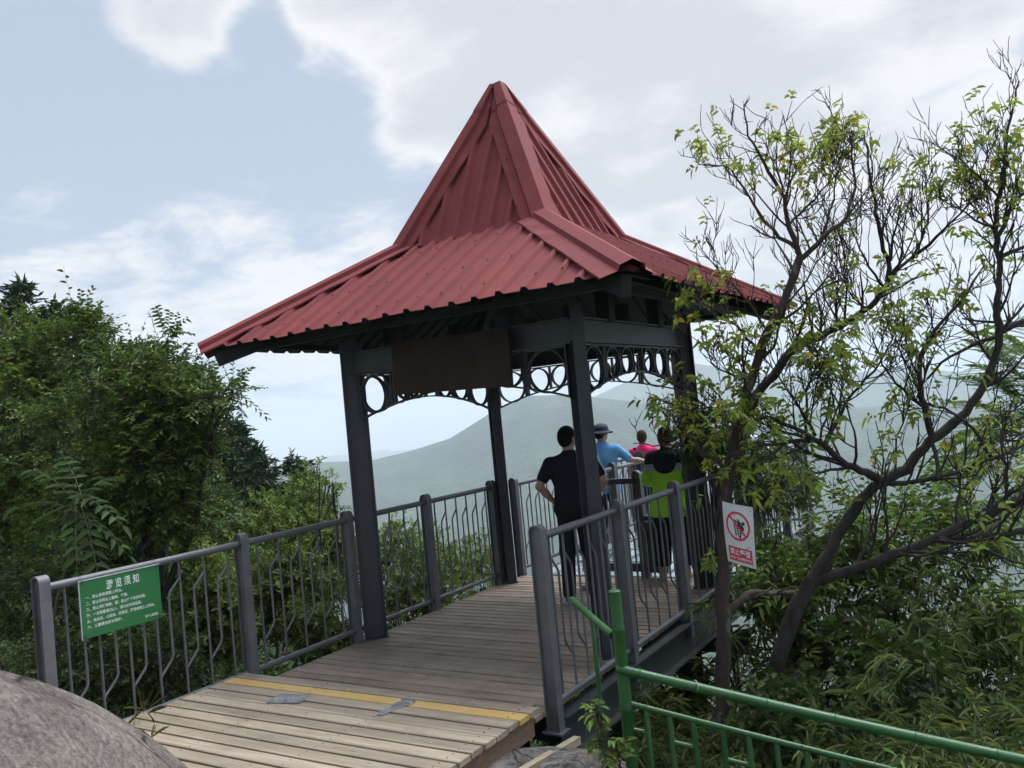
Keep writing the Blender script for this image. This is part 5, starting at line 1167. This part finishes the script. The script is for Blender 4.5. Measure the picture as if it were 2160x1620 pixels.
def debris():
    """fallen leaves and grit on the boards"""
    lv = Leaves((1.5, 1.1, .6), var=.5, hue=.2); n = 60; x = rng.uniform(.15, 2.45, n); y = rng.uniform(-3.2, 2.6, n); z = np.where(y < -1.38, .124, .004); P = np.stack([x, y, z+.003], 1); d = rng.normal(size=(n, 3)); d[:, 2] = .03
    lv.add(P, d, np.tile([0, 0, 1.], (n, 1))+rng.normal(0, .15, (n, 3)), rng.uniform(.012, .04, n), .010, droop=0)
    w = Leaves((5, 5, 5), var=.1); n = 90; x = rng.uniform(.15, 2.5, n); y = rng.uniform(-3.2, 2.0, n); z = np.where(y < -1.38, .124, .004); w.add(np.stack([x, y, z+.003], 1), rng.normal(size=(n, 3))*np.array([1, 1, .05]), np.tile([0, 0, 1.], (n, 1)), .008, .006, droop=0, simple=True)
    tag(lv.build('fallen_leaves', LEAF_YEL), kind='stuff'); tag(w.build('petals', LEAF_YEL), kind='stuff')
debris()

# ------------------------------------------------------------------ people
def surface_nets(f, org, h):
    ins = f < 0; nx, ny, nz = f.shape
    c = [(i, j, k) for i in (0, 1) for j in (0, 1) for k in (0, 1)]
    sl = lambda a, i, j, k: a[i:nx-1+i, j:ny-1+j, k:nz-1+k]
    cnt = sum(sl(ins, *q).astype(np.int8) for q in c); act = (cnt > 0) & (cnt < 8); idx = np.full(act.shape, -1, np.int64); A = np.argwhere(act); idx[act] = np.arange(len(A))
    acc = np.zeros((len(A), 3)); num = np.zeros((len(A), 1)); val = {q: sl(f, *q)[act] for q in c}
    for p in c:
        for q in c:
            if sum(abs(a-b) for a, b in zip(p, q)) == 1 and p < q:
                a, b = val[p], val[q]; m = (a < 0) != (b < 0); t = np.where(m, a/np.where(a == b, 1, a-b), 0)[:, None]; pos = np.array(p)+(np.array(q)-np.array(p))*t; acc += pos*m[:, None]; num += m[:, None]
    V = (A+acc/num)*h+org; F = []
    for ax in range(3):
        s0 = [slice(0, -1) if a == ax else slice(1, -1) for a in range(3)]; s1 = [slice(1, None) if a == ax else slice(1, -1) for a in range(3)]
        a, b = ins[tuple(s0)], ins[tuple(s1)]; E = np.argwhere(a != b); dirn = a[a != b]
        E = E+np.array([0 if q == ax else 1 for q in range(3)]); u, w = [q for q in range(3) if q != ax]
        def cell(du, dw): e = E.copy(); e[:, u] -= du; e[:, w] -= dw; return idx[e[:, 0], e[:, 1], e[:, 2]]
        Q = np.stack([cell(0, 0), cell(1, 0), cell(1, 1), cell(0, 1)], 1); fl = dirn ^ (ax == 1); Q[fl] = Q[fl][:, ::-1]; F.append(Q)
    return V, np.concatenate(F)
def sdf_mesh(prims, h=.008, k=.03, cuts=()):
    """prims: ('c', a, b, ra, rb) tapered capsule | ('e', c, r, R or None) ellipsoid; last optional blend"""
    bb = []
    for p in prims:
        if p[0] == 'c': m = max(p[3], p[4]); bb += [np.minimum(p[1], p[2])-m, np.maximum(p[1], p[2])+m]
        else: m = max(p[2]); bb += [np.array(p[1])-m, np.array(p[1])+m]
    bb = np.array(bb, float); lo = bb.min(0)-.04; hi = bb.max(0)+.04; n = np.ceil((hi-lo)/h).astype(int)+1; f = np.full(n, .3, np.float32)
    ax = [lo[i]+np.arange(n[i])*h for i in range(3)]; M = .09
    for p in prims:
        kk = p[5] if len(p) > 5 else (p[4] if p[0] == 'e' and len(p) > 4 else k)
        if p[0] == 'c': a, b, ra, rb = np.array(p[1], float), np.array(p[2], float), p[3], p[4]; m = max(ra, rb); l, u = np.minimum(a, b)-m-M, np.maximum(a, b)+m+M
        else: m = max(p[2]); l, u = np.array(p[1])-m-M, np.array(p[1])+m+M
        s = [slice(max(0, int((l[i]-lo[i])/h)), min(n[i], int((u[i]-lo[i])/h)+2)) for i in range(3)]
        X = np.stack(np.meshgrid(*[ax[i][s[i]] for i in range(3)], indexing='ij'), -1)
        if p[0] == 'c':
            ba = b-a; t = np.clip(((X-a)@ba)/max(ba@ba, 1e-9), 0, 1); d = np.linalg.norm(X-a-t[..., None]*ba, axis=-1)-(ra+(rb-ra)*t)
        else:
            q = X-np.array(p[1]); 
            if len(p) > 3 and p[3] is not None: q = q@p[3]
            r = np.array(p[2], float); k0 = np.linalg.norm(q/r, axis=-1); k1 = np.linalg.norm(q/(r*r), axis=-1); d = k0*(k0-1)/np.maximum(k1, 1e-6)
        g = f[tuple(s)]; hh = np.clip(.5+.5*(g-d)/kk, 0, 1); f[tuple(s)] = (g*(1-hh)+d*hh)-kk*hh*(1-hh)
    X = np.meshgrid(*ax, indexing='ij')
    for nrm, o in cuts: f = np.maximum(f, nrm[0]*X[0]+nrm[1]*X[1]+nrm[2]*X[2]-o)
    f[0] = f[-1] = .1; f[:, 0] = f[:, -1] = .1; f[:, :, 0] = f[:, :, -1] = .1
    V, F = surface_nets(f, lo, h)
    return V, F
SKIN = mat('skin', (.36, .215, .155), (.33, .19, .135), scale=9, rough=.55)
HAIR = mat('black_hair', (.010, .009, .009), rough=.8, spec=.1, bump=.003, bscale=90, stretch=(4, 4, 1)); HAIRB = mat('brown_hair', (.055, .025, .016), (.03, .015, .01), scale=20, rough=.75, spec=.12, bump=.003, bscale=80, stretch=(4, 4, 1))
def cloth(name, c, c2=None, rough=.85): return mat(name, c, c2, scale=3, rough=rough, spec=.12, bump=.02, bscale=9, stretch=(1, 1, .5))
def rot(a, ax):
    a = math.radians(a); return np.array(Matrix.Rotation(a, 3, ax))
def hand(wr, d, palm, L, side, curl=.5):
    """palm with four fingers of different lengths and a thumb off the side; d = pointing direction, palm = palm normal"""
    d = unit(np.array([d], float))[0]; pn = np.array(palm, float); pn = unit((pn-d*(pn@d))[None])[0]; s = np.cross(d, pn)*side; pr = []
    c = wr+d*.05*L; pr.append(('c', wr+d*.012, wr+d*.075*L+s*.014, .021*L, .022*L, .015)); pr.append(('c', wr+d*.02, wr+d*.075*L-s*.018, .020*L, .020*L, .015))
    for i, (o, ln) in enumerate(((.030, .072), (.011, .080), (-.009, .074), (-.028, .058))):
        a = wr+d*.088*L+s*o*L; c1 = curl*(.9+.1*i); d1 = d*math.cos(c1*.5)+pn*math.sin(c1*.5); d2 = d*math.cos(c1*1.2)+pn*math.sin(c1*1.2); b = a+d1*ln*.5*L; e = b+d2*ln*.5*L
        pr += [('c', a, b, .0092*L, .0085*L, .006), ('c', b, e, .0085*L, .007*L, .004)]
    a = wr+d*.03*L+s*.028*L; b = a+(d*.6+s*.7+pn*.2)*.035*L; pr += [('c', a, b, .012*L, .010*L, .008), ('c', b, b+(d*.85+s*.35+pn*.2)*.030*L, .010*L, .008*L, .004)]
    return pr
def person(label, px_foot, D, H, facing, head_turn, hair, shirt, trousers, arms, stance=.12, sleeve=.55, hem=.80, lean=(0, 0), build=1.0, shoes=None, group=None, h=.008, longhair=False, hat=None, extras=None, pos=None, wide=False, foot_fwd=.0, tuck=False, xhead=0):
    """arms: {'L': (elbow, wrist, hand_dir, palm), 'R': ...} in body space (x right, y forward, z up), unit height scale"""
    S = H/1.72; base = np.array(pos if pos is not None else (*at(px_foot, 1000, D)[:2], 0), float)
    A = math.radians(facing); R = np.array([[math.cos(A), -math.sin(A), 0], [math.sin(A), math.cos(A), 0], [0, 0, 1.]])
    t = thing('person', label, 'person', tuple(base), group)
    lx, ly = lean; sh = lambda z: np.array([lx*max(0, z-.9), ly*max(0, z-.9), 0])
    P = lambda x, y, z: (np.array([x, y, z])+sh(z))*S
    hr = rot(-head_turn, 'Z'); hc = P(0, .015, 1.605)+np.array([xhead, 0, 0]); HP = lambda x, y, z: hc+hr@np.array([x, y, z])*S
    hipx, shx = .085, .175*build
    hip = {s: P(g*hipx, 0, .90) for s, g in (('L', -1), ('R', 1))}; foot = {'L': P(-stance, .0, .075), 'R': P(stance*.95, .03+foot_fwd, .075)}
    knee = {s: (hip[s]+foot[s])/2+np.array([0, .025, .02])*S for s in 'LR'}; shd = {s: P(g*shx, 0, 1.378) for s, g in (('L', -1), ('R', 1))}
    sk = [('e', HP(0, .0, .02), (.076*S, .094*S, .098*S), hr), ('c', HP(0, .035, -.05), HP(0, .05, -.072), .050*S, .036*S, .02), ('c', HP(0, -.005, -.04), P(0, -.012, 1.44), .054*S, .060*S, .02),
          ('c', HP(0, .090, .0), HP(0, .108, -.022), .010*S, .014*S, .012), ('c', HP(-.02, .088, -.055), HP(.02, .088, -.055), .009*S, .009*S, .008), ('c', HP(-.03, .080, .012), HP(.03, .080, .012), .012*S, .012*S, .02),
          ('e', HP(-.078, -.005, -.005), (.010*S, .018*S, .030*S), hr, .006), ('e', HP(.078, -.005, -.005), (.010*S, .018*S, .030*S), hr, .006)]
    torso = lambda g: [('c', P(0, -.012, 1.412), P(-shx*.86, -.005, 1.365), .058*S+g, .054*S+g, .05), ('c', P(0, -.012, 1.412), P(shx*.86, -.005, 1.365), .058*S+g, .054*S+g, .05), ('e', P(0, .005, 1.26), (.165*S*build+g, .108*S*build+g, .19*S), None, .06), ('e', P(0, .01, 1.05), (.148*S*build+g, .105*S*build+g, .17*S), None, .07), ('e', P(0, -.005, .93), (.158*S*build+g, .108*S*build+g, .13*S), None, .06)]
    sk += torso(-.012)
    for s, g in (('L', -1), ('R', 1)):
        sk += [('c', hip[s], knee[s], .078*S, .052*S), ('c', knee[s], foot[s], .050*S, .034*S), ('c', foot[s]+np.array([0, -.03, -.035])*S, foot[s]+np.array([g*.02, .15, -.048])*S, .034*S, .026*S, .02)]
        el, wr, hd, pn = arms[s]; el = P(*el); wr = P(*wr); m = (el+wr)/2
        sk += [('c', shd[s], el, .047*S, .036*S), ('c', el, el+(wr-el)*.4, .037*S, .035*S), ('c', el+(wr-el)*.4, wr, .035*S, .024*S)]; sk += hand(wr, hd, pn, S, -g if s == 'L' else -g)
    def out(name, pr, m, k=.03, cuts=(), hh=None, mi=None):
        V, F = sdf_mesh(pr, hh or h, k, cuts); V = V@R.T+base; return mesh_obj(name, V, F, m, t, smooth=True)
    out('body', sk, SKIN, .03)
    # shirt
    g = .014; sp = torso(g)
    if hem < .86: sp += [('c', P(-.07, 0, hem+.02), P(.07, 0, hem+.02), .115*S*build+(.03 if wide else 0), .115*S*build+(.03 if wide else 0), .08)]
    for s, gg in (('L', -1), ('R', 1)):
        el, wr = P(*arms[s][0]), P(*arms[s][1]); e2 = shd[s]+(el-shd[s])*min(sleeve, 1); loose = .020
        sp.append(('c', shd[s], e2, .050*S+g, .042*S+loose))
        if sleeve > 1: sp.append(('c', el, el+(wr-el)*(sleeve-1), .040*S+loose, .034*S+.012))
    sp.append(('c', P(0, -.01, 1.43), P(0, -.005, 1.462), .066*S, .062*S, .03))
    out('shirt', sp, shirt, .035, cuts=[((0, 0, -1), -(hem*S)), ((0, 0.25, 1), 1.492*S+lean[1]*.5*0+.02*0)])
    # trousers
    tp = [('e', P(0, -.005, .93), (.168*S*build+.010, .120*S*build+.010, .13*S), None, .05)]
    for s in 'LR':
        w = .042 if wide else .022; tp += [('c', hip[s], knee[s], .080*S+w*.5, .056*S+w), ('c', knee[s], foot[s]+np.array([0, 0, .03])*S, .054*S+w, .044*S+w)]
    out('trousers', tp, trousers, .03, cuts=[((0, 0, -1), -(.16 if wide else .055)*S), ((0, 0, 1), 1.0*S)])
    if shoes:
        for s, gg in (('L', -1), ('R', 1)):
            f = foot[s]; a, b = f+np.array([0, -.035, -.03])*S, f+np.array([gg*.022, .16, -.040])*S
            out('shoe', [('c', a, b, .043*S, .036*S, .02), ('c', f, f+np.array([0, -.01, .02])*S, .042*S, .038*S, .02)], shoes[0], .02, cuts=[((0, 0, -1), -.018)], hh=.006)
            out('sole', [('c', a-np.array([0, 0, .012]), b-np.array([0, 0, .010]), .048*S, .040*S, .02)], shoes[1], .02, cuts=[((0, 0, -1), -.002), ((0, 0, 1), .030)], hh=.006)
    # hair
    hp = [('e', HP(0, -.012, .034), (.084*S, .098*S, .098*S), hr), ('e', HP(0, -.045, -.01), (.072*S, .055*S, .075*S), hr)]
    if longhair: hp += [('c', HP(0, -.085, .02), HP(0, -.115, -.02), .035*S, .040*S, .03), ('c', HP(0, -.115, -.02), HP(.01, -.12, -.17), .036*S, .018*S, .02), ('e', HP(0, -.02, .0), (.086*S, .085*S, .09*S), hr)]
    n3 = hr@np.array([0, 1, -.30]); n3 /= np.linalg.norm(n3)
    out('hair', hp, hair, .025, cuts=[(tuple(n3), float(n3@(hc+hr@np.array([0, .045, .035])*S)))], hh=.007)
    if hat:
        q = [('e', HP(0, -.005, .062), (.100*S, .112*S, .075*S), hr), ('e', HP(0, 0, .030), (.105*S, .118*S, .03*S), hr)]; out('hat_crown', q, hat, .02, hh=.007)
        n = 40; V = []; 
        for i in range(n):
            a = 2*PI*i/n; ca, sa = math.cos(a), math.sin(a)
            for rr, zz in ((1.0, .035), (1.35, .022), (1.62, .004+.012*math.sin(3*a)), (1.60, -.002+.012*math.sin(3*a)), (1.33, .014), (.98, .025)): V.append(HP(.095*rr*ca, .108*rr*sa-.004, zz))
        F = [(6*i+j, 6*((i+1) % n)+j, 6*((i+1) % n)+(j+1) % 6, 6*i+(j+1) % 6) for i in range(n) for j in range(6)]; V = np.array(V)@R.T+base; mesh_obj('hat_brim', V, F, hat, t, smooth=True)
    if extras: extras(t, P, HP, R, base, S, out, g, torso, shd, arms, hr)
    return t
NAVY = cloth('navy_black_cloth', (.010, .011, .016), (.016, .017, .024)); BLUE = cloth('sky_blue_cloth', (.11, .29, .52), (.14, .34, .58)); PINK = cloth('hot_pink_cloth', (.62, .025, .115), (.70, .04, .15)); GREY = cloth('grey_cloth', (.30, .31, .33)); WHT = cloth('white_cloth', (.62, .63, .66)); NEON = cloth('neon_green_cloth', (.27, .60, .03), (.33, .68, .05)); BLK = cloth('black_cloth', (.014, .015, .020))
CHAR = cloth('charcoal_cloth', (.045, .048, .052)); LGR = cloth('light_grey_band', (.34, .35, .38))
PG = 'visitors on the lookout'
VIEW = 29.5
akL = ((-.315, -.06, 1.17), (-.185, .06, .985), (.8, .5, -.35), (.3, .6, -.7)); akR = ((.315, -.06, 1.17), (.185, .06, .985), (-.8, .5, -.35), (-.3, .6, -.7))
dnL = ((-.235, -.02, 1.13), (-.23, .06, .88), (0, .1, -1), (1, 0, 0)); dnR = ((.235, -.02, 1.13), (.23, .06, .88), (0, .1, -1), (-1, 0, 0))
SHOE = (mat('black_shoe', (.012, .012, .014), rough=.4), mat('pale_sole', (.42, .44, .46), rough=.6))
person('man in black polo and dark trousers seen from behind, hands on hips', 0, 0, 1.735, VIEW-2, 38, HAIR, NAVY, BLK, {'L': akL, 'R': akR}, stance=.125, sleeve=.62, hem=.93, build=1.14, shoes=SHOE, pos=(1.44, 1.58, 0), group=PG)
person('person in grey shirt half hidden behind the near right column', 0, 0, 1.70, VIEW+70, 10, HAIR, GREY, BLK, {'L': dnL, 'R': ((.26, -.08, 1.12), (.20, .15, 1.08), (0, 1, 0), (0, 0, -1))}, pos=(*at(1243, 1000, 8.95)[:2], 0), sleeve=.8, hem=.88, group=PG, h=.010)
bx, by = at(1276, 1000, 11.2)[:2]
person('man in sky blue shirt and navy bucket hat resting an arm on the middle rail', 0, 0, 1.70, VIEW-18, 35, HAIR, BLUE, NAVY, {'L': ((-.20, .12, 1.13), (-.10, .34, 1.08), (0, 1, -.1), (0, 0, -1)), 'R': ((.36, .04, 1.22), (.60, .10, 1.165), (1, .2, -.25), (0, -.3, -1))}, pos=(bx, by, -.035), sleeve=.78, hem=.80, hat=mat('navy_hat', (.012, .015, .034), rough=.8), build=1.1, group=PG, h=.010)
def pink_extra(t, P, HP, R, base, S, out, g, torso, shd, arms, hr):
    out('backpack', [('e', P(-.09, -.15, 1.22), (.12*S, .07*S, .19*S), None), ('c', P(-.14, -.05, 1.43), P(-.15, .08, 1.32), .03*S, .03*S)], CHAR, .03)
person('short woman in hot pink top with a charcoal backpack, beyond the blue shirt', 0, 0, 1.53, VIEW-4, 10, HAIRB, PINK, BLK, {'L': dnL, 'R': dnR}, pos=(*at(1362, 1000, 12.35)[:2], -.035), sleeve=.6, hem=.85, group=PG, h=.010, extras=pink_extra)
person('person with reddish brown hair and white shirt behind the leafy branch', 0, 0, 1.66, VIEW-30, 20, HAIRB, WHT, BLK, {'L': dnL, 'R': ((.30, .06, 1.18), (.36, .28, 1.12), (0, 1, 0), (0, 0, -1))}, pos=(*at(1575, 1000, 10.6)[:2], -.035), sleeve=1.6, hem=.82, group=PG, h=.010)
def neon_extra(t, P, HP, R, base, S, out, g, torso, shd, arms, hr):
    sp = torso(.030)+[('c', P(-.08, 0, .82), P(.08, 0, .82), .135*S, .135*S, .08), ('c', P(-.06, 0, .74), P(.10, 0, .76), .15*S, .14*S, .08)]
    for s in 'LR': el, wr = P(*arms[s][0]), P(*arms[s][1]); sp += [('c', shd[s], el, .075*S, .066*S), ('c', el, el+(wr-el)*.8, .066*S, .055*S)]
    out('jacket', sp, NEON, .035, cuts=[((0, 0, 1), 1.235*S), ((0, 0, -1), -.72*S)])
    out('grey_band', [(p[:3]+(p[3]+.001, p[4]+.001)+p[5:]) if p[0] == 'c' else (p[0], p[1], tuple(q+.001 for q in p[2]))+tuple(p[3:]) for p in sp], LGR, .035, cuts=[((0, 0, 1), 1.315*S), ((0, 0, -1), -1.232*S)])
    out('black_yoke', [(p[:3]+(p[3]+.002, p[4]+.002)+p[5:]) if p[0] == 'c' else (p[0], p[1], tuple(q+.002 for q in p[2]))+tuple(p[3:]) for p in sp], BLK, .035, cuts=[((0, 0, 1), 1.47*S), ((0, 0, -1), -1.312*S)])
    out('hood', [('c', P(-.085, -.11, 1.40), P(.085, -.11, 1.40), .055*S, .055*S), ('e', P(0, -.125, 1.32), (.13*S, .055*S, .12*S), None, .04)], BLK, .03)
person('woman with brown ponytail in neon green and black jacket, leaning towards the right railing', 0, 0, 1.62, VIEW-22, 15, HAIRB, BLK, BLK, {'L': ((-.25, .05, 1.13), (-.16, .26, 1.05), (.4, .8, 0), (0, 0, -1)), 'R': ((.28, .05, 1.15), (.34, .28, 1.10), (.2, 1, 0), (0, 0, -1))}, pos=(*at(1405, 1000, 8.95)[:2], 0), sleeve=.7, hem=.90, longhair=True, wide=True, build=1.0, lean=(.03, .10), stance=.14, group=PG, extras=neon_extra)
